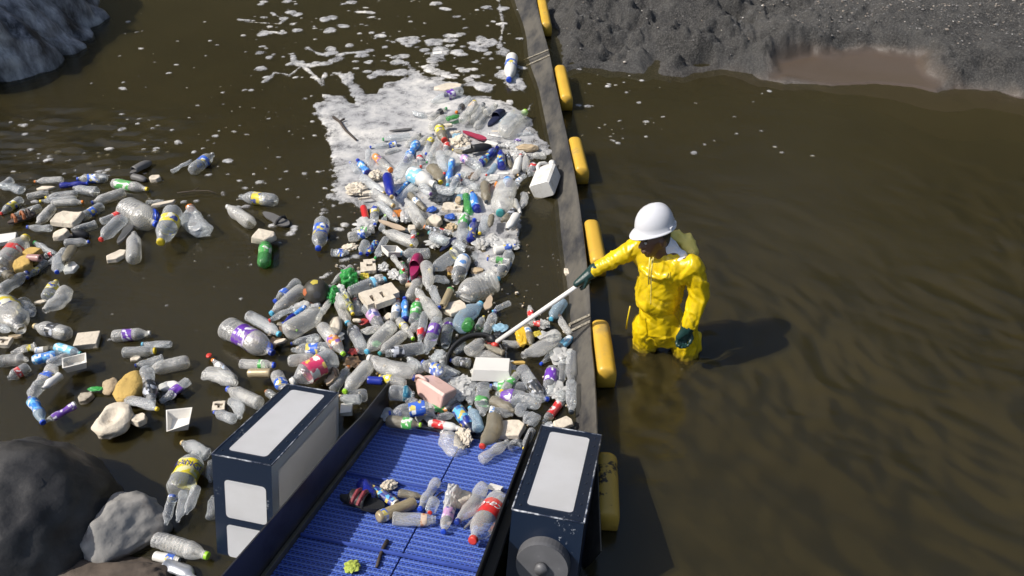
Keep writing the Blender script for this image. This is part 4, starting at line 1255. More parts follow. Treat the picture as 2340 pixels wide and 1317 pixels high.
# ------------------------------------------------------------------ stacking
PLACED = []
def lift(p1, p2, r, cap=0.085, soft=0.62):
    best = 0.0
    pts = [p1.lerp(p2, t) for t in (0.12, 0.35, 0.6, 0.85)]
    for q1, q2, qr, qz in PLACED:
        if (q1 - p1).length > 0.9: continue
        for p in pts:
            e = q2 - q1; t = max(0, min(1, (p - q1).xy.dot(e.xy) / max(e.xy.length_squared, 1e-9)))
            d = ((q1 + e * t) - p).xy.length
            s = (r + qr) * soft
            if d < s: best = max(best, qz + math.sqrt(s * s - d * d))
    return best
def frame(p1, p2, roll, up=Vector((0, 0, 1))):
    x = (p2 - p1).normalized(); y = up.cross(x).normalized(); z = x.cross(y)
    m = Matrix((x, y, z)).transposed()
    return m.to_4x4() @ Matrix.Rotation(roll, 4, 'X')
def FOAMY(x, y): return 740 < x < 1250 and 180 < y < 600
def make_bottle(line, belt=False):
    t, x1, y1, x2, y2, w, sh, tint, cp, lab = line.split()
    f = TL[t][2]; a, b = tpx(t, float(x1), float(y1)), tpx(t, float(x2), float(y2))
    kind, crush = sh[0], int(sh[1])
    mx, my = (a[0] + b[0]) / 2, (a[1] + b[1]) / 2
    var = random.randrange(3)
    if belt:
        r = 1.06 * float(w) / f / pxm(mx, my, 0.25) / 2
        p1, p2 = on_belt(*a, r * 0.95), on_belt(*b, r * 0.8); up = NB
    else:
        r = 1.13 * float(w) / f / pxm(mx, my, 0.03) / 2
        h = r * 0.72 + (0.012 if FOAMY(mx, my) else 0)
        p1, p2 = G(*a, h), G(*b, h); up = Vector((0, 0, 1))
        z = lift(p1, p2, r)
        h1 = min(max(h, z * 0.95), 0.10 + r * 0.5)
        ti = random.uniform(-0.012, 0.012) if h1 > h else 0
        p1, p2 = G(*a, h1 + ti), G(*b, h1 - ti)
        PLACED.append((p1, p2, r, h1))
    L = (p2 - p1).length
    text = lab[:2] in ('rp', 'yp')
    roll = 0 if text else random.uniform(0, 6.28)
    if crush == 2: roll = random.uniform(-0.5, 0.5)
    name = {'j': "water_jug", 'n': "drink_can"}.get(kind, "plastic_bottle")
    root = empty(name)
    root.matrix_world = Matrix.Translation(p1) @ frame(p1, p2, roll, up) @ Matrix.Diagonal((L, r, r, 1))
    tm, tw = TINT[tint]
    o = link("body", body_me(kind, crush, var), root); setmat(o, tm)
    if cp != 'n':
        o = link("cap", cap_me(kind, crush, var), root); setmat(o, CAPM[cp])
    lw = ""
    if lab != '-':
        q = lab.split(':'); x0, xe = (float(q[1]), float(q[2])) if len(q) == 3 else (.32, .6)
        lo = link("label", label_me(kind, crush, var, x0, xe), root); setmat(lo, LABM[q[0]])
        lw = LABC[q[0]][3]
        lw = f"{lw} sleeve" if xe - x0 > 0.5 else f"{lw} label"
        if text: wrap_text(lo, "Coca-Cola" if belt else "ORANGE", x0, xe, L, r, m_ink if belt else m_ink2, belt)
    if kind == 'j':
        o = link("handle", handle_me(), root); setmat(o, CAPM['b'] if cp in 'bB' else tm)
    size = "small " if L < 0.15 else ("large " if L > 0.30 else "")
    cr = ("", "dented ", "crushed ")[crush]
    noun = "water jug" if kind == 'j' else ("plastic container" if kind == 'h' else "bottle")
    ex = []
    if cp != 'n': ex.append(CAPC[cp][1] + " cap")
    if lw: ex.append(lw)
    desc = f"{size}{cr}{tw} {noun}" + ((" with " + " and ".join(ex)) if ex else " without cap or label")
    if belt: desc = desc.replace(" without cap or label", "") + " on belt"
    note(root, desc, "bottle" if kind != 'j' else "jug", "plastic bottles on the conveyor belt" if belt else "plastic bottles and jugs floating in the river", mx, my)
    return root
def wrap_text(parent, s, x0, xe, L, r, mat, script):
    cu = bpy.data.curves.new("lettering", 'FONT'); cu.body = s; cu.align_x = cu.align_y = 'CENTER'; cu.size = 1.0
    if script: cu.shear = 0.5
    to = bpy.data.objects.new("tmp", cu); COL.objects.link(to)
    me = bpy.data.meshes.new_from_object(to.evaluated_get(bpy.context.evaluated_depsgraph_get()))
    bpy.data.objects.remove(to)
    bm = bmesh.new(); bm.from_mesh(me)
    bmesh.ops.subdivide_edges(bm, edges=bm.edges[:], cuts=1)
    hh = (xe - x0) * L * (0.62 if script else 0.5)
    ang = 1.2
    for v in bm.verts:
        ax = v.co.y * hh / L + (x0 + xe) / 2 + (0 if script else 0.03)
        ph = v.co.x * hh / r
        v.co = Vector((ax, -1.055 * math.sin(ph), 1.055 * math.cos(ph)))
    me2 = from_bm("lettering", bm, mat)
    link("lettering", me2, parent)

# ------------------------------------------------------------------ foam pieces and other solids
SOL = {'cream': (solid("cream_foam", (0.66, 0.58, 0.46), 0.85, 0.22, 9, 0.7, 55, dirt=(0.22, 0.14, 0.07), dirt_amt=0.33, dscale=22), "cream"),
       'white': (solid("white_foam", (0.73, 0.70, 0.64), 0.8, 0.12, 9, 0.4, 60, dirt=(0.38, 0.30, 0.2), dirt_amt=0.3, dscale=18), "white"),
       'tan': (solid("tan_foam", (0.52, 0.40, 0.25), 0.85, 0.3, 9, 0.7, 40, dirt=(0.2, 0.13, 0.07), dirt_amt=0.4, dscale=18), "tan"),
       'ochre': (solid("ochre_foam", (0.56, 0.37, 0.10), 0.85, 0.3, 8, 0.7, 40, dirt=(0.16, 0.09, 0.03), dirt_amt=0.37, dscale=16), "ochre"),
       'brown': (solid("brown_mud_lump", (0.20, 0.16, 0.10), 0.8, 0.4, 9, 0.7, 30), "brown"),
       'maroon': (solid("maroon_scrap", (0.16, 0.05, 0.06), 0.6, 0.3, 9), "maroon"),
       'dirty': (solid("dirty_foam", (0.46, 0.40, 0.31), 0.85, 0.4, 9, 0.8, 40, dirt=(0.06, 0.05, 0.03), dirt_amt=0.45, dscale=16), "dirty")}
def rounded(bm, w, d, h, bev, jit, rs, sub=0, amp=0.0, fr=12.0, poly=0):
    if poly:                                  # irregular outline prism
        top, bot = [], []
        for k in range(poly):
            a = 2 * math.pi * (k + rs.uniform(-.25, .25)) / poly
            q = 0.5 * rs.uniform(0.80, 1.08) / max(abs(math.cos(a)), abs(math.sin(a))) ** 0.55
            x, y = w * q * math.cos(a), d * q * math.sin(a)
            top.append(bm.verts.new((x * rs.uniform(.86, .97), y * rs.uniform(.86, .97), h * rs.uniform(.8, 1.1)))); bot.append(bm.verts.new((x, y, 0)))
        bm.faces.new(top); bm.faces.new(bot[::-1])
        for k in range(poly): bm.faces.new((bot[k], bot[(k + 1) % poly], top[(k + 1) % poly], top[k]))
    else:
        bm_box(bm, (-w / 2, -d / 2, 0), (w, 0, 0), (0, d, 0), (0, 0, h))
        for v in bm.verts: v.co += Vector((rs.uniform(-1, 1) * w, rs.uniform(-1, 1) * d, rs.uniform(-.6, .6) * h)) * jit
    bmesh.ops.recalc_face_normals(bm, faces=bm.faces)
    if bev: bmesh.ops.bevel(bm, geom=bm.edges[:], offset=bev, segments=2, profile=0.5, affect='EDGES', clamp_overlap=True)
    if sub:
        bmesh.ops.triangulate(bm, faces=bm.faces)
        bmesh.ops.subdivide_edges(bm, edges=bm.edges[:], cuts=sub, use_grid_fill=True)
        off = Vector((rs.uniform(0, 99), rs.uniform(0, 99), 0))
        bm.normal_update()
        for v in bm.verts:
            v.co += v.normal * (amp * (mnoise.fractal(v.co * fr + off, 0.9, 2.0, 4)))
def cells(bm, rows, w, d, h):                 # slab with openings drawn as a grid
    H_, W_ = len(rows), len(rows[0]); cw, cd = w / W_, d / H_
    def on(i, j): return 0 <= i < H_ and 0 <= j < W_ and rows[i][j] != '.'
    V = {}
    def vv(i, j, k):
        if (i, j, k) not in V: V[(i, j, k)] = bm.verts.new((-w / 2 + j * cw, d / 2 - i * cd, k * h))
        return V[(i, j, k)]
    for i in range(H_):
        for j in range(W_):
            if not on(i, j): continue
            bm.faces.new((vv(i, j, 1), vv(i + 1, j, 1), vv(i + 1, j + 1, 1), vv(i, j + 1, 1)))
            bm.faces.new((vv(i, j, 0), vv(i, j + 1, 0), vv(i + 1, j + 1, 0), vv(i + 1, j, 0)))
            if not on(i - 1, j): bm.faces.new((vv(i, j, 1), vv(i, j + 1, 1), vv(i, j + 1, 0), vv(i, j, 0)))
            if not on(i + 1, j): bm.faces.new((vv(i + 1, j + 1, 1), vv(i + 1, j, 1), vv(i + 1, j, 0), vv(i + 1, j + 1, 0)))
            if not on(i, j - 1): bm.faces.new((vv(i + 1, j, 1), vv(i, j, 1), vv(i, j, 0), vv(i + 1, j, 0)))
            if not on(i, j + 1): bm.faces.new((vv(i, j + 1, 1), vv(i + 1, j + 1, 1), vv(i + 1, j + 1, 0), vv(i, j + 1, 0)))
NM = {'chunk': ("foam_chunk", "lumpy {} foam chunk"), 'slab': ("foam_slab", "flat {} foam slab"), 'beam': ("foam_beam", "long {} foam beam"), 'block': ("foam_block", "squared {} foam block"), 'ring': ("foam_ring", "{} foam ring with opening"),
      'tub': ("foam_tub", "open {} foam tub"), 'oval': ("foam_round", "rounded {} foam piece"), 'bowl': ("foam_bowl", "hollow {} foam bowl"), 'chair': ("plastic_basin", "broken {} basin"), 'crumb': ("foam_lump", "crumbling {} foam lump"),
      'holed': ("foam_brick", "holed {} foam brick"), 'tray': ("foam_tray", "tilted {} foam tray"), 'notch': ("foam_block", "notched {} foam block"), 'slots': ("foam_packing", "slotted {} foam block")}
def open_tub(bm, w, d, h, th, top=1.0, bot=0.8):
    rings = []
    for s, z, t in ((bot, 0, 0), (top, h, 0), (top, h, 1), (bot, th, 1)):
        ww, dd_ = (w / 2 * s - t * th), (d / 2 * s - t * th)
        rings.append([bm.verts.new((x, y, z)) for x, y in ((-ww, -dd_), (ww, -dd_), (ww, dd_), (-ww, dd_))])
    for A, B in zip(rings[:-1], rings[1:]):
        for k in range(4): bm.faces.new((A[k], A[(k + 1) % 4], B[(k + 1) % 4], B[k]))
    bm.faces.new(rings[0][::-1]); bm.faces.new(rings[3])
    bmesh.ops.recalc_face_normals(bm, faces=bm.faces)
def make_solid(line, belt=False):
    kind, t, x, y, w, h, rot, col = line.split()
    f = TL[t][2]; px, py = tpx(t, float(x), float(y)); rot = R(float(rot))
    k = pxm(px, py, 0.05 if not belt else 0.3)
    W = float(w) / f / k; Hs = float(h) / f / k
    fores = 0.72
    D = max(0.03, (Hs - 0.03 * 0.7) / fores)
    rs = random.Random(int(px * 7 + py))
    T = min(0.10, max(0.022, 0.42 * min(W, D)))
    if kind in ('slab', 'slots', 'tray', 'notch', 'holed'): T = min(0.055, max(0.02, 0.28 * min(W, D)))
    bm = bmesh.new(); smooth = False
    if kind in ('chunk', 'slab', 'beam'): rounded(bm, W, D, T, min(W, D, T) * 0.16, .05, rs, 2, min(W, D) * 0.035, 14, poly=rs.choice((6, 7, 8)) if kind != 'beam' else 6)
    elif kind == 'block': rounded(bm, W, D, T, min(W, D, T) * 0.08, .06, rs)
    elif kind == 'oval':
        bmesh.ops.create_icosphere(bm, subdivisions=3, radius=0.5)
        for v in bm.verts:
            q = v.co.copy(); v.co = Vector((q.x * W, q.y * D, q.z * T * 1.5 + T * 0.35)) * (1 + 0.16 * mnoise.fractal(q * 3 + Vector((px, py, 0)), 1, 2, 3))
        smooth = True
    elif kind == 'crumb':
        bmesh.ops.create_icosphere(bm, subdivisions=4, radius=0.5)
        for v in bm.verts:
            q = v.co.copy(); s = 1 + 0.42 * mnoise.fractal(q * 5 + Vector((px, py, 0)), 0.8, 2, 4)
            v.co = Vector((q.x * W * s, q.y * D * s, q.z * T * 1.5 * s + T * 0.3))
    elif kind == 'bowl':
        bmesh.ops.create_icosphere(bm, subdivisions=4, radius=0.5)
        for v in bm.verts:
            q = v.co.copy(); s = 1 + 0.18 * mnoise.fractal(q * 3 + Vector((px, py, 0)), 1, 2, 3)
            dent = max(0, 1 - (q.xy.length / 0.30) ** 2) * (0.85 if q.z > 0 else 0)
            v.co = Vector((q.x * W * s, q.y * D * s, q.z * T * 1.4 * s * (1 - dent) + T * 0.4))
        smooth = True
    elif kind == 'ring': cells(bm, ["#####", "#...#", "##.##", "#####"], W, D, T)
    elif kind == 'holed': cells(bm, ["####....", "########", "#####..#", "#####..#", ".#######"], W, D, T * 1.3)
    elif kind == 'notch': cells(bm, [".####", "####.", "##..#", "#####", "#####"], W, D, T)
    elif kind == 'slots': cells(bm, ["##########", "##########", "##########", "##.##.####", "##.##.####", "##.##.####", "########..", "..######.."], W * 0.86, D * 0.80, T)
    elif kind in ('tub', 'tray'): open_tub(bm, W, D * 0.9, T * 1.2, 0.008)
    elif kind == 'chair':
        open_tub(bm, W * 0.9, D * 0.9, 0.075, 0.008, 1.0, 0.72)
        for v in bm.verts:
            if v.co.x < 0 and v.co.y < 0 and v.co.z > 0.03: v.co.z *= 0.35; v.co.x *= 0.8
    if kind in ('ring', 'holed', 'notch', 'slots'):
        bmesh.ops.recalc_face_normals(bm, faces=bm.faces)
        bmesh.ops.subdivide_edges(bm, edges=bm.edges[:], cuts=1, use_grid_fill=True)
        for v in bm.verts: v.co += Vector((mnoise.noise(v.co * 40), mnoise.noise(v.co * 40 + Vector((9, 0, 0))), mnoise.noise(v.co * 30 + Vector((0, 9, 0))))) * 0.004
    name, ds = NM[kind]
    m, word = SOL[col]
    o = link(name, from_bm(name, bm, m, smooth))
    if belt:
        p = on_belt(px, py, 0.015)
        o.matrix_world = Matrix.Translation(p) @ ROT @ Matrix.Rotation(rot, 4, 'Z')
    else:
        p = G(px, py, 0.02); r = min(W, D) * 0.45
        z = lift(p - Vector((W * .25, 0, 0)), p + Vector((W * .25, 0, 0)), r, soft=0.7)
        z = min(z * 0.8, 0.06)
        p = G(px, py, max(0.0, z) + T * 0.5); p.z = max(-T * 0.25, z - T * 0.2)
        tilt = 0.0 if kind != 'tray' else R(22)
        o.matrix_world = Matrix.Translation(p) @ Matrix.Rotation(rot, 4, 'Z') @ Matrix.Rotation(tilt + random.uniform(-.06, .06), 4, 'Y') @ Matrix.Rotation(random.uniform(-.06, .06), 4, 'X')
        PLACED.append((p - Vector((W * .3, 0, 0)), p + Vector((W * .3, 0, 0)), r * 0.8, max(0.01, p.z + T * 0.3)))
    sz = "small " if max(W, D) < 0.11 else ("large " if max(W, D) > 0.24 else "")
    note(o, sz + ds.format(word) + (" on belt" if belt else ""), "foam" if kind != 'chair' else "basin", "foam pieces among the trash", px, py)
    return o
# ---- shoes and soles
def sole_outline(n_=28):
    pts = []
    for k in range(n_):
        a = 2 * math.pi * k / n_; x = math.cos(a) * 0.5
        wdt = 0.40 + 0.10 * math.sin((x + 0.1) * 3.0) - 0.10 * math.exp(-((x + 0.03) / 0.13) ** 2)
        pts.append((x, math.sin(a) * wdt))
    return pts
def sole_bm(bm, L, W, T, z0=0.0, curl=0.0):
    pts = sole_outline()
    def zc(x): return z0 + curl * L * max(0, x * 2) ** 2
    top = [bm.verts.new((x * L, y * W, zc(x) + T)) for x, y in pts]; bot = [bm.verts.new((x * L * .98, y * W * .96, zc(x))) for x, y in pts]
    bm.faces.new(top); bm.faces.new(bot[::-1])
    for k in range(len(pts)): bm.faces.new((bot[k], bot[(k + 1) % len(pts)], top[(k + 1) % len(pts)], top[k]))
def upper_bm(bm, L, W, H_, x0, x1, z0, th=0.004, bulge=1.0):
    rows = []
    for i in range(9):
        t = i / 8; x = (x0 + (x1 - x0) * t)
        wd = 0.44 * W * math.sqrt(max(0.02, 1 - (abs(x) * 1.92) ** 4)); hh = H_ * (1 - max(0, (x - 0.1) / 0.42) ** 2 * 0.75)
        rows.append([(x * L, -wd * math.cos(math.pi * k / 10), z0 + hh * math.sin(math.pi * k / 10) ** 0.7) for k in range(11)])
    outer = [[bm.verts.new(p) for p in r] for r in rows]; inner = [[bm.verts.new((p[0], p[1] * 0.93, z0 + (p[2] - z0) * 0.93)) for p in r] for r in rows]
    for i in range(8):
        for k in range(10):
            bm.faces.new((outer[i][k], outer[i][k + 1], outer[i + 1][k + 1], outer[i + 1][k])); bm.faces.new((inner[i][k], inner[i + 1][k], inner[i + 1][k + 1], inner[i][k + 1]))
    for r_, s_ in ((0, 1), (8, -1)):
        for k in range(10): bm.faces.new((outer[r_][k], inner[r_][k], inner[r_][k + 1], outer[r_][k + 1]))
def rubber(name, c, rough=0.55): return solid(name, c, rough, 0.25, 6, 0.3, 60, dirt=tuple(min(1, x * 0.6 + 0.06) for x in c), dirt_amt=0.35)
def shoe(name, label, cat, t, x1, y1, x2, y2, w, parts, h=0.015, belt=False):      # heel -> toe
    f = TL[t][2]; a, b = tpx(t, x1, y1), tpx(t, x2, y2); mx, my = (a[0] + b[0]) / 2, (a[1] + b[1]) / 2
    W = w / f / pxm(mx, my, 0.05) * 1.05
    if belt: p1, p2, up = on_belt(*a, h), on_belt(*b, h), NB
    else:
        p1, p2, up = G(*a, h), G(*b, h), Vector((0, 0, 1))
        z = min(lift(p1, p2, W * 0.4), 0.06)
        if z > h: p1, p2 = G(*a, z), G(*b, z)
        PLACED.append((p1, p2, W * 0.4, max(h, z)))
    L = (p2 - p1).length
    root = empty(name); root.matrix_world = Matrix.Translation((p1 + p2) / 2) @ frame(p1, p2, 0, up)
    for pn, fn, m in parts:
        bm = bmesh.new(); fn(bm, L, W); link(pn, from_bm(pn, bm, m, pn == "upper"), root)
    return tag(root, label, cat, "lost footwear among the trash")
def S(T, z0=0.0, curl=0.0, k=1.0): return lambda bm, L, W: sole_bm(bm, L * k, W * k, T, z0, curl)
def UP(H_, x0, x1, z0): return lambda bm, L, W: upper_bm(bm, L, W, H_, x0, x1, z0)
def strap(x, z): return lambda bm, L, W: bm_tube(bm, [(x * L, -W * .42, z), (x * L + .01, -W * .3, z + .035), (x * L + .012, 0, z + .05), (x * L + .01, W * .3, z + .035), (x * L, W * .42, z)], .014, 6)
m_navyr, m_magr, m_pinkr, m_blackr, m_greyr, m_tanr, m_brnr, m_orr = (rubber("navy_eva", (0.012, 0.016, 0.05)), rubber("magenta_eva", (0.30, 0.02, 0.09), 0.3), rubber("crimson_eva", (0.36, 0.03, 0.07)), rubber("black_rubber", (0.015, 0.015, 0.016)),
    rubber("grey_rubber", (0.13, 0.125, 0.12)), rubber("tan_insole", (0.52, 0.40, 0.28)), rubber("brown_leather", (0.07, 0.05, 0.04)), rubber("orange_strap", (0.36, 0.11, 0.03)))

m_film_g = clear_plastic("green_bag_film", (0.06, 0.42, 0.09), (0.25, 0.8, 0.3), 0.5, 0.9, 0.2, (0.05, 0.3, 0.08), 0.2)
m_film_k = clear_plastic("dark_bag_film", (0.05, 0.055, 0.06), (0.45, 0.47, 0.5), 0.45, 0.95, 0.12, (0.2, 0.2, 0.2), 0.3)
m_film_w = clear_plastic("milky_bag_film", (0.66, 0.65, 0.62), (0.85, 0.85, 0.82), 0.5, 0.9, 0.25)
m_film_y = solid("yellow_sheet", (0.66, 0.40, 0.02), 0.4, 0.25, 8, 0.5, 30)
def crumple(name, label, t, x, y, w, h, mat, seed, cat="bag", T=0.07, rot=0, amp=0.5, belt=False):
    f = TL[t][2]; px, py = tpx(t, x, y); k = pxm(px, py, 0.05); W, D = w / f / k, h / f / k / 0.75
    bm = bmesh.new(); bmesh.ops.create_icosphere(bm, subdivisions=4, radius=0.5)
    off = Vector((seed, seed * 2, 0))
    for v in bm.verts:
        q = v.co.copy()
        s = 1 + amp * (abs(mnoise.noise(q * 3.2 + off)) * 1.2 - 0.35) + 0.2 * amp * mnoise.noise(q * 8 + off)
        v.co = Vector((q.x * W * s, q.y * D * s, q.z * T * 1.6 * s + T * 0.3))
    o = link(name, from_bm(name, bm, mat, False))
    p = on_belt(px, py, 0.02) if belt else G(px, py, 0.03)
    o.matrix_world = Matrix.Translation(p) @ (ROT if belt else Matrix()) @ Matrix.Rotation(R(rot), 4, 'Z')
    return tag(o, label, cat)

# ================================================================== place it all
for ln in BOTTLES.strip().split("\n"): make_bottle(ln)
for ln in FOAM.strip().split("\n"): make_solid(ln)
for ln in BELT_BOTTLES.strip().split("\n"): make_bottle(ln, True)
for ln in BELT_FOAM.strip().split("\n"): make_solid(ln, True)
rs = random.Random(99); pile_px = [(830, 480), (1000, 300), (1200, 300), (1190, 560), (1130, 640), (1290, 760), (1330, 900), (1310, 985), (1180, 1000), (900, 960), (780, 900), (640, 850), (600, 760), (700, 690), (800, 620)]
def inpile(x, y): return poly_sd(np.array([x]), np.array([y]), pile_px)[0]
cnt = 0
for _ in range(4000):
    if cnt >= 22: break
    x, y = rs.uniform(600, 1330), rs.uniform(240, 1000)
    if inpile(x, y) < 6: continue
    g = G(x, y)
    dmin = min(((q1.lerp(q2, max(0, min(1, (g - q1).dot(q2 - q1) / max((q2 - q1).length_squared, 1e-6)))) - g).xy.length - qr) for q1, q2, qr, qz in PLACED)
    if dmin < 0.022: continue
    an_ = rs.uniform(0, 6.28); L_ = rs.uniform(22, 30) * (0.62 + y / 1600); w_ = L_ * rs.uniform(.52, .66)
    make_bottle(f"Q {x - L_ * math.cos(an_):.0f} {y - L_ * .75 * math.sin(an_):.0f} {x + L_ * math.cos(an_):.0f} {y + L_ * .75 * math.sin(an_):.0f} {w_:.0f} {rs.choice(['s1', 'w1', 's2', 'w2', 'v1', 't1'])} {rs.choice('ccdkdb')} {rs.choice('nnnbrGlyw')} {rs.choice(['-', '-', 'wh', 'bl', 're', 'gr'])}"); cnt += 1
lv, lf, lc = [], [], []
for _ in range(900):
    x, y = rs.uniform(560, 1330), rs.uniform(230, 1010)
    if inpile(x, y) < -25 or (rs.random() < .35 and y < 600): continue
    p_ = G(x, y, 0.0); r_ = 0.004 + 0.014 * rs.random() ** 3; a_ = rs.uniform(0, 6.28); b = len(lv)
    for k in range(5):
        aa = a_ + k * 1.2566 + rs.uniform(-.3, .3); rr_2 = r_ * rs.uniform(.6, 1.3)
        lv.append((p_.x + rr_2 * math.cos(aa), p_.y + rr_2 * math.sin(aa), 0.008)); lv.append((p_.x + rr_2 * .8 * math.cos(aa), p_.y + rr_2 * .8 * math.sin(aa), 0.012 + r_ * .7))
    lf.append([b + 2 * k + 1 for k in range(5)])
    lf += [(b + 2 * k, b + 2 * ((k + 1) % 5), b + 2 * ((k + 1) % 5) + 1, b + 2 * k + 1) for k in range(5)]
m_lit, nt, n, l, p = nmat("litter_crumbs"); nz = add_noise(nt, 30, 1)
l.new(ramp(nt, nz.outputs[0], [(0.35, (0.08, 0.06, 0.04)), (0.46, (0.35, 0.28, 0.18)), (0.52, (0.66, 0.63, 0.57)), (0.7, (0.5, 0.28, 0.06))]).outputs[0], p.inputs['Base Color'])
tag(link("litter", mesh("litter", lv, lf, False, m_lit)), "tiny crumbs of foam and leaf scattered between the bottles", "litter", kind="stuff")
# cans
for ln, col, cap in (("G 368 685 412 885 102 n0 R n -", "red", 0), ("M 420 340 660 355 118 n0 V n -", "navy", 0), ("A 242 975 348 980 56 n0 P n -", "rose", 0), ("D 738 876 528 878 80 n0 T o -", "tan", 0), ("J 512 890 375 1180 112 n0 T n gr:.0:.1", "tan", 0)):
    r_ = make_bottle(ln); it = ITEMS[-1]; it[1] = it[1].replace(" bottle", " metal can").replace(" without cap or label", ""); it[2] = "can"
r_ = make_bottle("P 150 775 665 560 168 n0 T n bl:.08:.2", True); ITEMS[-1][1] = "tan metal can with blue band on belt"; ITEMS[-1][2] = "can"
r_ = make_bottle("P 30 360 410 590 150 n1 W n nv:.05:.95", True); ITEMS[-1][1] = "white drink can with navy print on belt"; ITEMS[-1][2] = "can"
# footwear
shoe("clog", "navy blue clog lying in the foam", "clog", 'F', 770, 515, 1030, 265, 185, [("sole", S(.02), m_navyr), ("insole", S(.004, .0205, 0, .86), m_navyr), ("upper", UP(.075, 0.0, .49, .012), m_navyr)], 0.02)
shoe("clog", "magenta pink clog amid clear bottles", "clog", 'I', 1475, 745, 1605, 375, 205, [("sole", S(.05, 0, 0), m_magr), ("upper", UP(.09, -.1, .49, .03), m_magr)], 0.02)
shoe("shoe_sole", "crimson magenta flat sole lying on cream foam", "sole", 'F', 345, 600, 745, 740, 130, [("sole", S(.018), m_pinkr)], 0.05)
shoe("shoe", "black shoe half sunk in the foam", "shoe", 'F', 330, 960, 830, 860, 150, [("sole", S(.02), m_blackr), ("upper", UP(.06, -.15, .49, .01), m_blackr)], 0.02)
shoe("shoe", "black loafer floating among foam and bottles", "shoe", 'A', 535, 800, 770, 792, 75, [("sole", S(.02), m_blackr), ("insole", S(.003, .0205, 0, .8), m_tanr), ("upper", UP(.065, -.02, .49, .01), m_blackr)], 0.01)
shoe("sandal", "brown sandal with orange straps among bottles", "sandal", 'A', 70, 690, 310, 600, 105, [("sole", S(.022), m_brnr), ("strap", strap(-.25, .02), m_orr), ("strap", strap(.05, .02), m_orr), ("strap", strap(.25, .02), m_brnr)], 0.02)
shoe("shoe", "grey canvas shoe floating sole up", "shoe", 'A', 1120, 262, 1300, 160, 85, [("sole", S(.018), m_greyr), ("upper", UP(.05, -.3, .49, .01), m_greyr)], 0.02)
shoe("shoe", "black and grey shoe beside the grey one", "shoe", 'A', 1120, 285, 1265, 320, 68, [("sole", S(.018), m_blackr), ("upper", UP(.04, -.3, .49, .01), m_greyr)], 0.01)
shoe("shoe_sole", "worn grey shoe sole above the long foam beam", "sole", 'A', 1015, 865, 1140, 690, 88, [("sole", S(.02), m_greyr)], 0.02)
shoe("flip_flop", "dark grey flip flop floating alone near green bottle", "flip flop", 'Q', 602, 488, 660, 518, 32, [("sole", S(.018), m_greyr), ("strap", strap(.2, .012), m_blackr)], 0.01)
shoe("insole", "tan insole lying across bottles", "insole", 'G', 620, 915, 1070, 1080, 135, [("sole", S(.012), m_tanr)], 0.06)
shoe("insole", "grey brown insole floating flat in the foam", "insole", 'E', 800, 590, 1185, 550, 70, [("sole", S(.01), m_greyr)], 0.03)
shoe("sandal", "tan sandal beside the red capped bottle", "sandal", 'D', 1265, 1000, 1365, 850, 90, [("sole", S(.02), m_tanr), ("strap", strap(.1, .02), m_brnr)], 0.02)
shoe("insole", "tan curled sandal sole below the big clear jug", "insole", 'J', 1180, 1010, 1110, 1240, 160, [("sole", S(.015), m_tanr)], 0.02)
shoe("shoe_sole", "navy sole fragment beneath clear bottles", "sole", 'J', 330, 270, 600, 40, 120, [("sole", S(.015), m_navyr)], 0.015)
m_strp = rubber("red_strap", (0.22, 0.03, 0.04))
shoe("slide_sandal", "black slide sandal with red striped strap on belt", "sandal", 'Q', 776, 1140, 878, 1166, 44, [("sole", S(.025), m_blackr), ("upper", UP(.06, -.25, .12, .015), m_blackr), ("strap", strap(-.14, .03), m_strp), ("strap", strap(.0, .03), m_strp)], 0.03, True)
# bags, sheets
crumple("plastic_bag", "green plastic bag knotted between football and foam", 'I', 430, 740, 300, 240, m_film_g, 4, T=0.10)
crumple("plastic_bag", "dark green crumpled bag end next to football", 'I', 160, 1010, 210, 270, m_film_g, 9, T=0.07)
crumple("plastic_bag", "dark translucent plastic bag spread between bottles", 'G', 1680, 520, 430, 330, m_film_k, 5, T=0.04)
crumple("plastic_bag", "milky white plastic bag beside the tan insole", 'G', 1080, 860, 210, 260, m_film_w, 6, T=0.05)
crumple("plastic_bag", "milky plastic bag heaped on the belt", 'P', 1210, 560, 220, 330, m_film_w, 7, T=0.10, belt=True)
crumple("plastic_sheet", "bright yellow plastic sheet under a muddy bottle", 'L', 1045, 530, 220, 330, m_film_y, 8, "sheet", T=0.03)
crumple("plastic_scrap", "tan paper bag lying in the foam", 'F', 1430, 890, 400, 130, SOL['tan'][0], 10, "paper bag", T=0.05, amp=0.25)
crumple("plastic_scrap", "small green plastic shard by the round ochre foam", 'B', 700, 930, 110, 34, m_film_g, 11, "scrap", T=0.01)
crumple("plastic_scrap", "lime green wrapper scrap on the belt", 'Q', 804, 1297, 30, 28, solid("lime_wrapper", (0.5, 0.58, 0.1), 0.4, 0.5, 30), 12, "scrap", T=0.02, belt=True)
crumple("bottle_cap", "loose red cap floating by itself", 'D', 155, 715, 55, 46, CAPM['r'], 13, "cap", T=0.015, amp=0.1)
crumple("bottle_cap", "loose orange cap above the big crushed bottle", 'H', 915, 340, 75, 70, CAPM['o'], 14, "cap", T=0.05, amp=0.1)
WR = [("red", (0.5, 0.05, 0.04)), ("blue", (0.04, 0.12, 0.5)), ("yellow", (0.62, 0.48, 0.05)), ("white", (0.7, 0.69, 0.66)), ("green", (0.06, 0.3, 0.08)), ("silver", (0.4, 0.41, 0.43)), ("brown", (0.18, 0.11, 0.06)), ("black", (0.02, 0.02, 0.022)), ("orange", (0.6, 0.2, 0.03)), ("pale blue", (0.3, 0.5, 0.62))]
WRM = {k: solid("wrapper_" + k.replace(' ', '_'), c_, 0.35, 0.4, 25, 0.4, 30) for k, c_ in WR}
cnt = 0
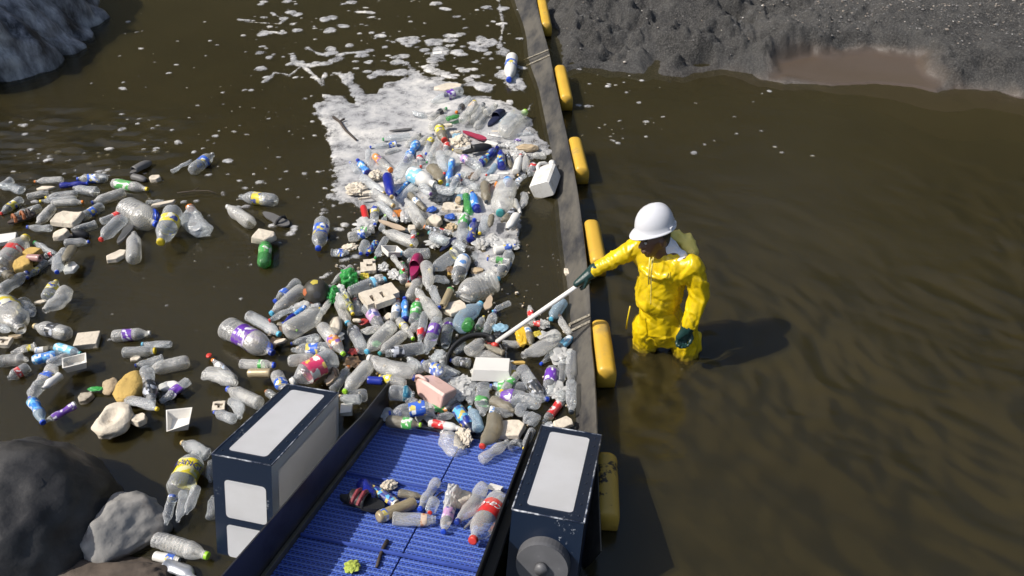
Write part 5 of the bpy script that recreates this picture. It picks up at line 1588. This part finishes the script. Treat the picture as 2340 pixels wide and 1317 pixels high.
for _ in range(6000):
    if cnt >= 70: break
    x, y = rs.uniform(600, 1330), rs.uniform(235, 1000)
    if inpile(x, y) < 3: continue
    g = G(x, y)
    if min(((q1.lerp(q2, max(0, min(1, (g - q1).dot(q2 - q1) / max((q2 - q1).length_squared, 1e-6)))) - g).xy.length - qr) for q1, q2, qr, qz in PLACED) < 0.006: continue
    w_ = rs.uniform(16, 34) * (0.6 + y / 1500); cnt += 1
    if rs.random() < 0.5:
        k, _c = rs.choice(WR); o = crumple("wrapper", "x", 'Q', x, y, w_, w_ * rs.uniform(.5, .9), WRM[k], rs.uniform(0, 99), "wrapper", T=0.02, rot=rs.uniform(0, 180), amp=0.6)
        note(o, f"crumpled {k} wrapper", "wrapper", "scraps of wrapping between the bottles", x, y)
    else:
        o = crumple("plastic_film", "x", 'Q', x, y, w_ * 1.5, w_ * rs.uniform(.8, 1.2), m_film_w, rs.uniform(0, 99), "film", T=0.03, rot=rs.uniform(0, 180), amp=0.8)
        note(o, "crumpled milky plastic film", "film", "scraps of wrapping between the bottles", x, y)
    PLACED.append((g, g, w_ / 600, 0.01))
# football with panels
fb = empty("football"); c0 = G(*tpx('D', 1165, 115), 0.075); FR = 0.108
fb.location = c0; tag(fb, "worn black football with yellow and orange patches", "ball")
m_ball = rubber("black_ball_leather", (0.022, 0.021, 0.02), 0.6); m_by = rubber("yellow_panel", (0.50, 0.40, 0.06), 0.6); m_bo = rubber("orange_panel", (0.42, 0.12, 0.04), 0.6); m_bg = rubber("grey_panel", (0.06, 0.06, 0.062), 0.6)
bm = bmesh.new(); bmesh.ops.create_icosphere(bm, subdivisions=4, radius=FR * 0.985); link("bladder", from_bm("bladder", bm, rubber("ball_seam", (0.05, 0.045, 0.035)), True), fb)
bm = bmesh.new(); bmesh.ops.create_icosphere(bm, subdivisions=1, radius=1.0)
cen = [v.co.normalized() for v in bm.verts] ; bm.free()
view = Vector((0, -0.75, 0.65)).normalized()
BALLC = [m_ball if k % 3 else m_bg for k in range(len(cen))]
for mt_, sx, sy in ((m_by, -.62, .55), (m_by, .45, .75), (m_bo, -.85, .0), (m_bo, .1, -.75)):
    BALLC[min(range(len(cen)), key=lambda k: (cen[k].x - sx) ** 2 + (cen[k].dot(Vector((0, .64, .77))) - sy) ** 2 + (0 if cen[k].dot(Vector((0, -.77, .64))) > 0 else 5))] = mt_
for ci, cdir in enumerate(cen):
    tx = cdir.orthogonal().normalized(); ty = cdir.cross(tx); pts = []
    nb = 5 if ci < 12 else 6; rr2 = 0.325
    bm = bmesh.new(); ce = bm.verts.new(cdir * FR * 1.012); ringv = []
    for k in range(nb * 3):
        a = 2 * math.pi * k / (nb * 3); rad = rr2 * math.cos(math.pi / nb) / math.cos((a % (2 * math.pi / nb)) - math.pi / nb)
        ringv.append(bm.verts.new((cdir + (tx * math.cos(a) + ty * math.sin(a)) * rad).normalized() * FR * 1.003))
    for k in range(len(ringv)): bm.faces.new((ce, ringv[k], ringv[(k + 1) % len(ringv)]))
    mm = BALLC[ci]
    link("panel", from_bm("panel", bm, mm, True), fb)
# square jugs
def square_jug(label, t, bx, by, cx, cy, w, mat, capm, roll=0.0, thick=1.0):
    f = TL[t][2]; a, b = tpx(t, bx, by), tpx(t, cx, cy); mx, my = (a[0] + b[0]) / 2, (a[1] + b[1]) / 2
    W = w / f / pxm(mx, my, 0.08); hh = W * 0.30 + 0.02
    p1, p2 = G(*a, hh), G(*b, hh); L = (p2 - p1).length
    root = empty("square_jug"); root.matrix_world = Matrix.Translation(p1) @ frame(p1, p2, roll)
    bm = bmesh.new(); T = W * thick
    prof_ = [(0, .92), (.02, 1), (.55, 1), (.62, .98), (.78, .62), (.86, .34), (.88, .25), (.94, .25)]
    rings = []
    for x, s in prof_:
        yy, zz = W / 2 * s, T / 2 * s; c_ = 0.22 * min(yy, zz)
        rings.append([bm.verts.new((x * L, y, z)) for y, z in ((-yy + c_, -zz), (yy - c_, -zz), (yy, -zz + c_), (yy, zz - c_), (yy - c_, zz), (-yy + c_, zz), (-yy, zz - c_), (-yy, -zz + c_))])
    for A, B in zip(rings[:-1], rings[1:]):
        for k in range(8): bm.faces.new((A[k], A[(k + 1) % 8], B[(k + 1) % 8], B[k]))
    bm.faces.new(rings[0][::-1]); bm.faces.new(rings[-1])
    link("body", from_bm("body", bm, mat), root)
    link("handle", tube_me("handle", [(.52 * L, W * .30, T * .46), (.62 * L, W * .36, T * .56), (.75 * L, W * .34, T * .52), (.86 * L, W * .22, T * .32), (.88 * L, W * .1, T * .1)], W * .085, mat, 8), root)
    link("cap", tube_me("cap", [(.93 * L, 0, 0), (1.0 * L, 0, 0)], W * .16, capm, 14), root)
    return tag(root, label, "jug")
m_pinkj = solid("pink_jug_plastic", (0.66, 0.44, 0.38), 0.45, 0.15, 3, dirt=(0.42, 0.26, 0.2), dirt_amt=0.38, dscale=9)
square_jug("faded pink square jug with blue cap", 'M', 1700, 660, 1150, 295, 330, m_pinkj, CAPM['b'], R(20))
square_jug("white square jug drifting beside the boom", 'Q', 1238, 436, 1262, 372, 50, TINT['W'][0], CAPM['w'], R(-25), 0.8)
# white tub, upturned
f = TL['L'][2]; pc = G(*tpx('L', 625, 1005), 0.06); k = pxm(*tpx('L', 625, 1005), 0.06)
bm = bmesh.new(); open_tub(bm, 545 / f / k, 0.19, 0.085, 0.006, 1.0, 0.86)
o = link("plastic_tub", from_bm("plastic_tub", bm, TINT['W'][0])); tag(o, "white rectangular tub floating upturned", "tub")
o.matrix_world = Matrix.Translation(pc + Vector((0, 0.01, 0.06))) @ Matrix.Rotation(R(-3), 4, 'Z') @ Matrix.Rotation(R(180), 4, 'X') @ Matrix.Rotation(R(-12), 4, 'X')
PLACED.append((pc, pc, .1, .05))
# sticks
m_wood = solid("wet_driftwood", (0.06, 0.042, 0.03), 0.7, 0.5, 12, 0.6, 40)
def stick(label, pts, rad, belt=False, name="stick"):
    P = [on_belt(x, y, .012) if belt else G(x, y, 0.035) for x, y in pts]
    bm = bmesh.new(); bm_tube(bm, P, [rad * (1 - .4 * i / len(P)) for i in range(len(P))], 7)
    if not belt and len(P) > 3: bm_tube(bm, [P[1], P[1] + (P[0] - P[1]).length * 0.5 * Vector((0.6, .6, .1)).normalized()], rad * .8, 6)
    o = link(name, from_bm(name, bm, m_wood, True)); c_ = P[0].copy()
    return tag(o, label, "stick")
stick("dark driftwood stick lying in the foam", [(762, 268), (776, 278), (790, 298), (803, 310), (814, 320)], 0.016)
stick("dark broken twig on the belt by the lime scrap", [(885, 1236), (877, 1250), (868, 1272), (861, 1296)], 0.012, True)
stick("thin twig caught behind bottles on the belt", [(1022, 1120), (1005, 1128), (992, 1140)], 0.005, True)
stick("thin bent cane trailing from the foam beam", [(405, 441), (440, 437), (475, 436), (495, 442)], 0.006)
write_labels()
# ================================================================== THE WORKER
PY = LEG.y
person = empty("person", (LEG.x, LEG.y, -0.5))
tag(person, "worker in yellow waterproofs and white hard hat wading with a long scoop", "person")
PM = Matrix.Translation((-LEG.x, -LEG.y, 0.5))
def hull_part(bm, spheres, sub=2):            # convex hull of spheres [(p, r or (rx,ry,rz))]
    b2 = bmesh.new()
    for p, r in spheres:
        rr3 = (r, r, r) if not isinstance(r, tuple) else r
        mt = Matrix.Translation(p) @ Matrix.Diagonal((*rr3, 1))
        bmesh.ops.create_icosphere(b2, subdivisions=sub, radius=1.0, matrix=mt)
    res = bmesh.ops.convex_hull(b2, input=b2.verts[:])
    bmesh.ops.delete(b2, geom=[v for v in b2.verts if not v.link_faces], context='VERTS')
    junk = {f for f in res.get('geom_interior', []) if isinstance(f, bmesh.types.BMFace)}
    me = bpy.data.meshes.new("t"); bmesh.ops.recalc_face_normals(b2, faces=b2.faces); b2.to_mesh(me); b2.free()
    bm.from_mesh(me); bpy.data.meshes.remove(me)
def chain(bm, pts):
    for a, b in zip(pts[:-1], pts[1:]): hull_part(bm, [a, b])
def skin(name, bm, voxel, mat, smooth_it=3, disp=None):
    me = bpy.data.meshes.new("t"); bm.to_mesh(me); bm.free()
    o = bpy.data.objects.new("t", me); COL.objects.link(o)
    m = o.modifiers.new("r", 'REMESH'); m.mode = 'VOXEL'; m.voxel_size = voxel
    s = o.modifiers.new("s", 'SMOOTH'); s.factor = 0.5; s.iterations = smooth_it
    bpy.context.view_layer.update()
    out = bpy.data.meshes.new_from_object(o.evaluated_get(bpy.context.evaluated_depsgraph_get()))
    bpy.data.objects.remove(o); bpy.data.meshes.remove(me)
    out.name = name
    if disp:
        nv = len(out.vertices); nor = [v.normal.copy() for v in out.vertices]
        for v, nn in zip(out.vertices, nor): v.co = v.co + nn * disp(v.co, nn)
        b3 = bmesh.new(); b3.from_mesh(out)
        for _ in range(1): bmesh.ops.smooth_vert(b3, verts=b3.verts[:], factor=0.5, use_axis_x=True, use_axis_y=True, use_axis_z=True)
        b3.to_mesh(out); b3.free()
    out.transform(PM)
    out.materials.clear(); out.materials.append(mat)
    out.polygons.foreach_set("use_smooth", [True] * len(out.polygons))
    return link(name, out, person)
def Uo(px, py, dy=0.0): return U(px, py, PY + dy)
m_skin = solid("dark_skin", (0.115, 0.058, 0.036), 0.45, 0.15, 12, 0.1, 80)
m_yel, nt, n, l, p = nmat("yellow_pvc")
nz = add_noise(nt, 5, 5); dz = add_noise(nt, 9, 6, 0.75); fz = add_noise(nt, 26, 4)
c = mixc(nt, nz.outputs[0], (0.58, 0.40, 0.004), (0.70, 0.50, 0.006))
c = mixc(nt, ramp(nt, dz.outputs[0], [(0.58, 0.0), (0.75, 0.65)]).outputs[0], c, (0.33, 0.23, 0.03))
sx_ = n.new("ShaderNodeSeparateXYZ"); tc = n.new("ShaderNodeTexCoord"); l.new(tc.outputs['Object'], sx_.inputs[0])
wt = n.new("ShaderNodeMath"); wt.operation = 'MULTIPLY_ADD'; l.new(dz.outputs[0], wt.inputs[0]); wt.inputs[1].default_value = -0.16; l.new(sx_.outputs[2], wt.inputs[2])
c = mixc(nt, ramp(nt, wt.outputs[0], [(0.44, 0.85), (0.50, 0.0)]).outputs[0], c, (0.22, 0.16, 0.02))
l.new(c, p.inputs['Base Color']); p.inputs['Roughness'].default_value = 0.33; add_bump(nt, p, fz.outputs[0], 0.3, 0.01)
m_yel2 = solid("pale_yellow_lining", (0.78, 0.64, 0.16), 0.5, 0.1, 5, rnd=False)
m_shirt = solid("white_shirt", (0.74, 0.74, 0.78), 0.8, 0.08, 8, 0.3, 40, rnd=False)
m_glove = solid("dark_green_glove", (0.010, 0.040, 0.036), 0.38, 0.25, 10, 0.15, 60, rnd=False)
m_hat = solid("white_hard_hat", (0.60, 0.60, 0.615), 0.28, 0.03, 3, rnd=False)
shR, shL = Uo(1461, 563, 0.07), Uo(1580, 606, -0.10)
elR, wrR = Uo(1405, 592, 0.06), Uo(1357, 618, 0.03)
elL, wrL = Uo(1599, 676, -0.13), Uo(1572, 748, -0.20)
neck, chest, belly, hem, hip = Uo(1512, 578, 0.0), Uo(1515, 628, 0.0), Uo(1503, 680, -0.01), Uo(1508, 704, 0.0), Uo(1516, 735, 0.0)
hdc = Uo(1495, 549, -0.02)
legR0, legL0 = Uo(1478, 745, 0.02), Uo(1560, 750, -0.04)
legR1, legL1 = Uo(1473, 798, 0.03), Uo(1568, 806, -0.05)
dn = Vector((0.02, 0, -0.62))
UPR = Vector((-0.04, 0.20, 1)); fwd = Vector((-0.90, -0.40, -0.10)).normalized(); upv = (UPR - fwd * UPR.dot(fwd)).normalized(); rgt = fwd.cross(upv)
HF = Matrix((fwd, -rgt, upv)).transposed()
def hp(f_, s_, u_): return hdc + fwd * f_ + rgt * s_ + upv * u_
# body: one continuous figure under the clothes
bm = bmesh.new()
hull_part(bm, [(hp(-0.01, 0, 0.03), (0.085, 0.085, 0.10)), (hp(0.02, 0, 0.02), 0.07), (hp(0.045, 0, -0.055), 0.045), (hp(0.052, 0, -0.085), 0.028), (hp(-0.03, 0, 0.0), 0.075)], 2)
hull_part(bm, [(hp(0.088, 0, 0.030), 0.008), (hp(0.112, 0, -0.012), 0.013), (hp(0.088, 0.014, -0.016), 0.012), (hp(0.088, -0.014, -0.016), 0.012)])
hull_part(bm, [(hp(0.086, 0.03, 0.042), 0.012), (hp(0.092, 0, 0.045), 0.012), (hp(0.086, -0.03, 0.042), 0.012)])
hull_part(bm, [(hp(0.090, 0.018, -0.048), 0.009), (hp(0.097, 0, -0.046), 0.011), (hp(0.090, -0.018, -0.048), 0.009)])
hull_part(bm, [(hp(0.088, 0.013, -0.060), 0.009), (hp(0.093, 0, -0.061), 0.010), (hp(0.088, -0.013, -0.060), 0.009)])
for s_ in (-1, 1): hull_part(bm, [(hp(-0.005, s_ * 0.082, 0.02), 0.014), (hp(-0.012, s_ * 0.084, -0.015), 0.010), (hp(-0.02, s_ * 0.086, 0.025), 0.012)])
chain(bm, [(hp(-0.02, 0, -0.03), 0.058), (hp(-0.03, 0, -0.10), 0.055), (neck + Vector((0.02, 0, -0.03)), 0.065)])
chain(bm, [(neck + Vector((0.02, 0, -0.05)), 0.09), (chest, 0.12), (belly, 0.10), (hip, 0.09)])
chain(bm, [(shR, 0.055), (elR, 0.042), (wrR, 0.03)]); chain(bm, [(shL, 0.055), (elL, 0.042), (wrL, 0.03)]); hull_part(bm, [(shR, 0.05), (neck, 0.06), (shL, 0.05), (chest, 0.1)])
chain(bm, [(hip, 0.07), (legR0, 0.065), (legR1, 0.06), (legR1 + dn, 0.05)]); chain(bm, [(hip, 0.07), (legL0, 0.065), (legL1, 0.06), (legL1 + dn, 0.05)])
body = skin("body", bm, 0.006, m_skin, 2)
m_eye = solid("eye_white", (0.55, 0.52, 0.48), 0.2); m_dark = solid("black_hair", (0.008, 0.007, 0.006), 0.6)
for s_ in (-1, 1):
    bm = bmesh.new(); bmesh.ops.create_icosphere(bm, subdivisions=2, radius=0.011, matrix=PM @ Matrix.Translation(hp(0.084, s_ * 0.031, 0.020))); link("eye", from_bm("eye", bm, m_eye, True), person)
    bm = bmesh.new(); bmesh.ops.create_icosphere(bm, subdivisions=2, radius=0.0055, matrix=PM @ Matrix.Translation(hp(0.0925, s_ * 0.031, 0.018))); link("pupil", from_bm("pupil", bm, m_dark, True), person)
    link("eyebrow", tube_me("eyebrow", [PM @ hp(0.094, s_ * 0.016, 0.044), PM @ hp(0.094, s_ * 0.032, 0.048), PM @ hp(0.082, s_ * 0.048, 0.042)], 0.0045, m_dark, 6), person)
bm = bmesh.new(); hull_part(bm, [(hp(-0.035, 0, 0.045), (0.085, 0.086, 0.085)), (hp(-0.055, 0, -0.03), 0.055)]); skin("hair", bm, 0.008, m_dark, 2)
# hard hat
bm = bmesh.new(); NA, NT = 48, 14
hc = hp(-0.012, 0, 0.098)
def hatp(a, t, inner=0.0):
    f_ = math.cos(a); s_ = math.sin(a)
    lx, ly, lz = 0.138 - inner, 0.110 - inner, 0.160 - inner
    if t <= 1:
        ang = t * math.pi / 2; q = math.sin(ang) ** 0.92; z = lz * math.cos(ang) ** 0.85
        x, y = lx * q * f_, ly * q * s_
        z += 0.012 * math.exp(-(y / 0.022) ** 2) * (1 - t * 0.9) * (1 if not inner else 0)
        z += 0.005 * math.exp(-((abs(y) - 0.045) / 0.010) ** 2) * (1 - t) * (1 if not inner else 0)
    else:
        e = (t - 1); vis = max(0, f_) ** 2.2
        x, y = (lx + e * (0.012 + 0.036 * vis)) * f_, (ly + e * 0.012) * s_
        z = -e * (0.010 + 0.012 * vis) + 0.0
    return hc + fwd * x + rgt * y + upv * z
ts = [i / 9 for i in range(10)] + [1.15, 1.5, 2.0]
rows = [[bm.verts.new(PM @ hatp(2 * math.pi * k / NA, t)) for k in range(NA)] for t in ts[1:]]
inn = [[bm.verts.new(PM @ (hatp(2 * math.pi * k / NA, t, 0.006 if t <= 1 else 0.0) - (upv * 0.005 if t > 1 else Vector()))) for k in range(NA)] for t in ts[1:]]
tp_ = bm.verts.new(PM @ hatp(0, 0)); tpi = bm.verts.new(PM @ hatp(0, 0, 0.006))
for k in range(NA):
    k2 = (k + 1) % NA
    bm.faces.new((tp_, rows[0][k], rows[0][k2])); bm.faces.new((tpi, inn[0][k2], inn[0][k]))
    for i in range(len(rows) - 1):
        bm.faces.new((rows[i][k], rows[i + 1][k], rows[i + 1][k2], rows[i][k2])); bm.faces.new((inn[i][k], inn[i][k2], inn[i + 1][k2], inn[i + 1][k]))
    bm.faces.new((rows[-1][k], inn[-1][k], inn[-1][k2], rows[-1][k2]))
hat = link("hard_hat", from_bm("hard_hat", bm, m_hat, True), person)
for a in (R(118), R(150), R(178), R(205), R(-118), R(95)):
    p_ = hatp(a, 1.15); ou = (p_ - hc).normalized(); sd = upv.cross(ou).normalized()
    link("lug", box_me("lug", PM @ (p_ - sd * 0.016 + upv * 0.004 - ou * 0.004), sd * 0.032, ou * 0.012, upv * 0.014, m_hat, 0.003), hat)
# shirt collar
bm = bmesh.new()
hull_part(bm, [(hp(-0.075, 0.02, -0.01), 0.045), (hp(-0.09, 0.0, -0.09), 0.06), (neck + Vector((0.10, -0.02, -0.01)), 0.055), (neck + Vector((0.13, -0.03, -0.04)), 0.045)])
hull_part(bm, [(neck + Vector((0.125, -0.05, 0.0)), 0.052), (neck + Vector((0.09, -0.08, -0.01)), 0.040), (neck + Vector((0.04, -0.06, -0.02)), 0.035), (neck + Vector((0.02, 0.02, -0.03)), 0.06)])
skin("shirt_collar", bm, 0.008, m_shirt, 4, lambda p, n_: 0.006 * mnoise.noise(p * 22) + 0.004 * mnoise.noise(p * 45))
# jacket
bm = bmesh.new()
hull_part(bm, [(shR + Vector((0.02, 0, -0.02)), 0.085), (shL + Vector((-0.02, 0, -0.02)), 0.085), (neck + Vector((0.03, -0.01, -0.14)), (0.12, 0.11, 0.06)), (chest, (0.175, 0.135, 0.12))])
hull_part(bm, [(chest, (0.172, 0.138, 0.12)), (belly, (0.176, 0.145, 0.085)), (belly + Vector((0, 0, -0.035)), (0.170, 0.14, 0.06))])
hull_part(bm, [(belly + Vector((0, 0, -0.03)), (0.170, 0.14, 0.06)), (hem + Vector((0, 0, 0.0)), (0.150, 0.125, 0.03))])
chain(bm, [(shR, 0.080), (shR.lerp(elR, 0.5) + Vector((0, 0, 0.005)), 0.072), (elR, 0.064), (elR.lerp(wrR, 0.55), 0.060), (wrR + (elR - wrR) * 0.08, 0.056)])
chain(bm, [(shL, 0.084), (shL.lerp(elL, 0.5) + Vector((0.012, 0, 0)), 0.078), (elL, 0.076), (elL.lerp(wrL, 0.55), 0.070), (wrL + (elL - wrL) * 0.10, 0.064)])
# drawstring collar roll
crl = [neck + Vector((0.015 + 0.145 * math.cos(a), -0.02 + 0.115 * math.sin(a), -0.095 - 0.02 * math.sin(a + 0.4) * -1)) for a in [2 * math.pi * k / 18 for k in range(19)]]
chain(bm, [(p_, 0.022) for p_ in crl])
def folds(p, n_):
    q = p + mnoise.noise_vector(p * 3.5) * 0.06
    a = mnoise.noise(Vector((q.x * 10, q.y * 10, q.z * 2.0)) + Vector((3, 0, 0)))
    b = mnoise.noise(Vector(((q.x + q.z * 0.8) * 9, q.y * 7, (q.z - q.x) * 2.0)) + Vector((0, 7, 0)))
    c = mnoise.noise(Vector(((q.x - q.z * 0.7) * 16, q.y * 12, (q.z + q.x) * 5.0)) + Vector((0, 3, 9)))
    r = lambda v: (1 - min(1, abs(v) * 2.4)) ** 2 - 0.3
    cr = lambda v: (1 - min(1, abs(v) * 3.6)) ** 1.4
    return 0.013 * r(a) + 0.009 * r(b) - 0.011 * cr(b + 0.12) - 0.009 * cr(a - 0.1) - 0.004 * cr(c)
skin("jacket", bm, 0.0085, m_yel, 3, folds)
# hood folded at the back
bm = bmesh.new(); hb = neck + Vector((0.15, 0.05, 0.0))
chain(bm, [(hb + Vector((-0.06, 0.05, 0.075)), 0.045), (hb + Vector((0.02, 0.02, 0.055)), 0.055), (hb + Vector((0.055, -0.04, -0.01)), 0.05), (hb + Vector((0.05, -0.08, -0.07)), 0.04)])
skin("hood", bm, 0.008, m_yel2, 3, lambda p, n_: 0.016 * (0.4 - abs(mnoise.noise(p * 14)) * 1.8))
# trousers
bm = bmesh.new()
hull_part(bm, [(hem + Vector((0, 0, 0.02)), (0.155, 0.13, 0.05)), (hip, (0.178, 0.14, 0.06)), (hip + Vector((0, 0, -0.06)), (0.178, 0.14, 0.05))])
chain(bm, [(legR0, 0.118), (legR0.lerp(legR1, 0.6), 0.108), (legR1, 0.100), (legR1 + dn * 0.5, 0.10), (legR1 + dn * 0.8, 0.09)])
chain(bm, [(legL0, 0.120), (legL0.lerp(legL1, 0.6), 0.112), (legL1, 0.104), (legL1 + dn * 0.5, 0.10), (legL1 + dn * 0.8, 0.09)])
hull_part(bm, [(Uo(1594, 768, -0.02), 0.035), (legL1 + Vector((0.08, 0.0, 0.03)), 0.04), (legL0 + Vector((0.02, 0, -0.05)), 0.09)])
hull_part(bm, [(hip + Vector((0, -0.02, -0.04)), (0.15, 0.13, 0.05)), (hip + Vector((0.0, -0.02, -0.13)), (0.09, 0.10, 0.05))])
hull_part(bm, [(hem + Vector((0, 0, 0.05)), (0.14, 0.12, 0.04)), (hip, (0.16, 0.135, 0.05))])
hull_part(bm, [(legR0.lerp(legR1, .25), 0.09), (legL0.lerp(legL1, .25), 0.09), (legR0.lerp(legL0, .5) + Vector((0, -.02, -.10)), 0.08)])
skin("trousers", bm, 0.0085, m_yel, 3, folds)
# zip seam
for k in (0,):
    zz = [Uo(1489 - 0.10 * i, 592 + i * 5.5, -0.168 - 0.012 * math.sin(i / 19 * 3.1)) for i in range(20)]
    link("zip_seam", tube_me("zip_seam", [PM @ q for q in zz], 0.0035, m_yel2, 5), person)
# cords
for k in (-1, 1):
    p0 = Uo(1489 + k * 4, 588, -0.155); p1 = Uo(1486 + k * 3, 615, -0.185); p2 = Uo(1484 + k * 2, 650, -0.175)
    link("drawstring", tube_me("drawstring", [PM @ p0, PM @ p1, PM @ p2], 0.004, m_yel2, 6), person)
link("drawstring", tube_me("drawstring", [PM @ Uo(1440, 700, -0.10), PM @ Uo(1434, 730, -0.12), PM @ Uo(1431, 752, -0.11)], 0.005, m_yel, 6), person)
# pole and scoop
hoop_c = G(1086, 826, 0.03)
grip = Uo(1331, 646, 0.02)
tip = G(1131, 784, 0.115)
pd = (tip - grip).normalized()
scoop = empty("scoop", tip); SM = Matrix.Translation(-tip)
tag(scoop, "black rimmed scoop on a long white pole held by the worker", "scoop")
m_pole = solid("white_pole", (0.72, 0.70, 0.66), 0.35, 0.1, 5, dirt=(0.45, 0.42, 0.36), dirt_amt=0.3)
m_rimk = solid("black_rim_rubber", (0.010, 0.010, 0.011), 0.5, 0.2, 6)
link("pole", tube_me("pole", [SM @ (grip - pd * 0.16), SM @ grip, SM @ tip], 0.0165, m_pole, 14), scoop)
bm = bmesh.new(); bmesh.ops.create_icosphere(bm, subdivisions=3, radius=0.030, matrix=SM @ Matrix.Translation(tip + Vector((0.0, -0.01, -0.012)))); link("knob", from_bm("knob", bm, CAPM['r'], True), scoop)
bm = bmesh.new(); ringv = []
e1 = Vector((1, 0, 0)); e2 = Vector((0, math.cos(R(24)), math.sin(R(24)))); e3 = e1.cross(e2)
for k in range(56):
    a = 2 * math.pi * k / 56; ou = e1 * math.cos(a) + e2 * math.sin(a)
    c_ = hoop_c + ou * (0.205 + 0.012 * math.sin(2 * a))
    ringv.append([bm.verts.new(SM @ (c_ + ou * x + e3 * z)) for x, z in ((-0.008, -0.035), (0.010, -0.03), (0.014, 0.030), (0.0, 0.038), (-0.010, 0.030))])
for A, B in zip(ringv, ringv[1:] + ringv[:1]):
    for k in range(5): bm.faces.new((A[k], A[(k + 1) % 5], B[(k + 1) % 5], B[k]))
link("rim", from_bm("rim", bm, m_rimk, True), scoop)
link("socket", tube_me("socket", [SM @ tip, SM @ (tip + (hoop_c + e1 * 0.1 + e2 * 0.19 - tip) * 0.5 + Vector((0, 0, 0.02))), SM @ (hoop_c + e1 * 0.1 + e2 * 0.18)], [0.022, 0.03, 0.03], m_rimk, 10), scoop)
# gloves
def ringpt(base, ax, ang, r):
    a = ax.orthogonal().normalized(); a = (Vector((0, 0, 1)) - ax * ax.z).normalized(); b = ax.cross(a)
    return base + (a * math.cos(ang) + b * math.sin(ang)) * r
bm = bmesh.new()
arm = (grip - wrR).normalized()
sgn = 1 if ringpt(Vector(), pd, R(90), 1).dot(wrR - grip) > 0 else -1
kn = ringpt(grip, pd, R(30) * sgn, 0.042)
hull_part(bm, [(wrR - arm * 0.01, 0.046), (wrR + arm * 0.03, 0.045)]); hull_part(bm, [(wrR + arm * 0.02, 0.045), (kn + pd * 0.03, 0.026), (kn - pd * 0.035, 0.026)])
for k in range(4):
    b0 = grip + pd * (0.036 - 0.024 * k); r_ = 0.031 + 0.002 * (k in (1, 2))
    chain(bm, [(ringpt(b0, pd, R(a) * sgn, r_ + (0.008 if a == 20 else 0)), 0.0125 - 0.001 * (a < -100)) for a in (20, -30, -85, -140, -190)])
chain(bm, [(ringpt(grip - pd * 0.045, pd, R(60) * sgn, 0.045), 0.015), (ringpt(grip + pd * 0.0, pd, R(105) * sgn, 0.040), 0.014), (ringpt(grip + pd * 0.035, pd, R(150) * sgn, 0.034), 0.012)])
skin("glove", bm, 0.005, m_glove, 2)
bm = bmesh.new()
hd = (Uo(1546, 800, -0.22) - wrL).normalized(); sdv = hd.cross(Vector((0.3, -1, 0.2))).normalized(); nrm = sdv.cross(hd).normalized()
if nrm.y > 0: nrm = -nrm
pc_ = wrL + hd * 0.075
hull_part(bm, [(wrL - hd * 0.01, 0.050), (wrL + hd * 0.02, 0.046)]); hull_part(bm, [(wrL + hd * 0.02, 0.042), (pc_ + sdv * 0.035 + hd * 0.02, 0.021), (pc_ - sdv * 0.035 + hd * 0.02, 0.021), (pc_, 0.028)])
for k in range(4):
    b0 = pc_ + sdv * (0.036 - 0.024 * k) + hd * 0.025; ln = (0.9, 1.05, 1.0, 0.82)[k]
    chain(bm, [(b0, 0.0145), (b0 + hd * 0.036 * ln + nrm * 0.008, 0.0135), (b0 + hd * 0.052 * ln + nrm * 0.034 * ln, 0.0125), (b0 + hd * 0.036 * ln + nrm * 0.054 * ln, 0.0115)])
th0 = wrL + hd * 0.045 - sdv * 0.035
chain(bm, [(th0, 0.018), (th0 - sdv * 0.022 + hd * 0.032 + nrm * 0.022, 0.0155), (th0 - sdv * 0.010 + hd * 0.062 + nrm * 0.040, 0.0135)])
skin("glove", bm, 0.005, m_glove, 2)
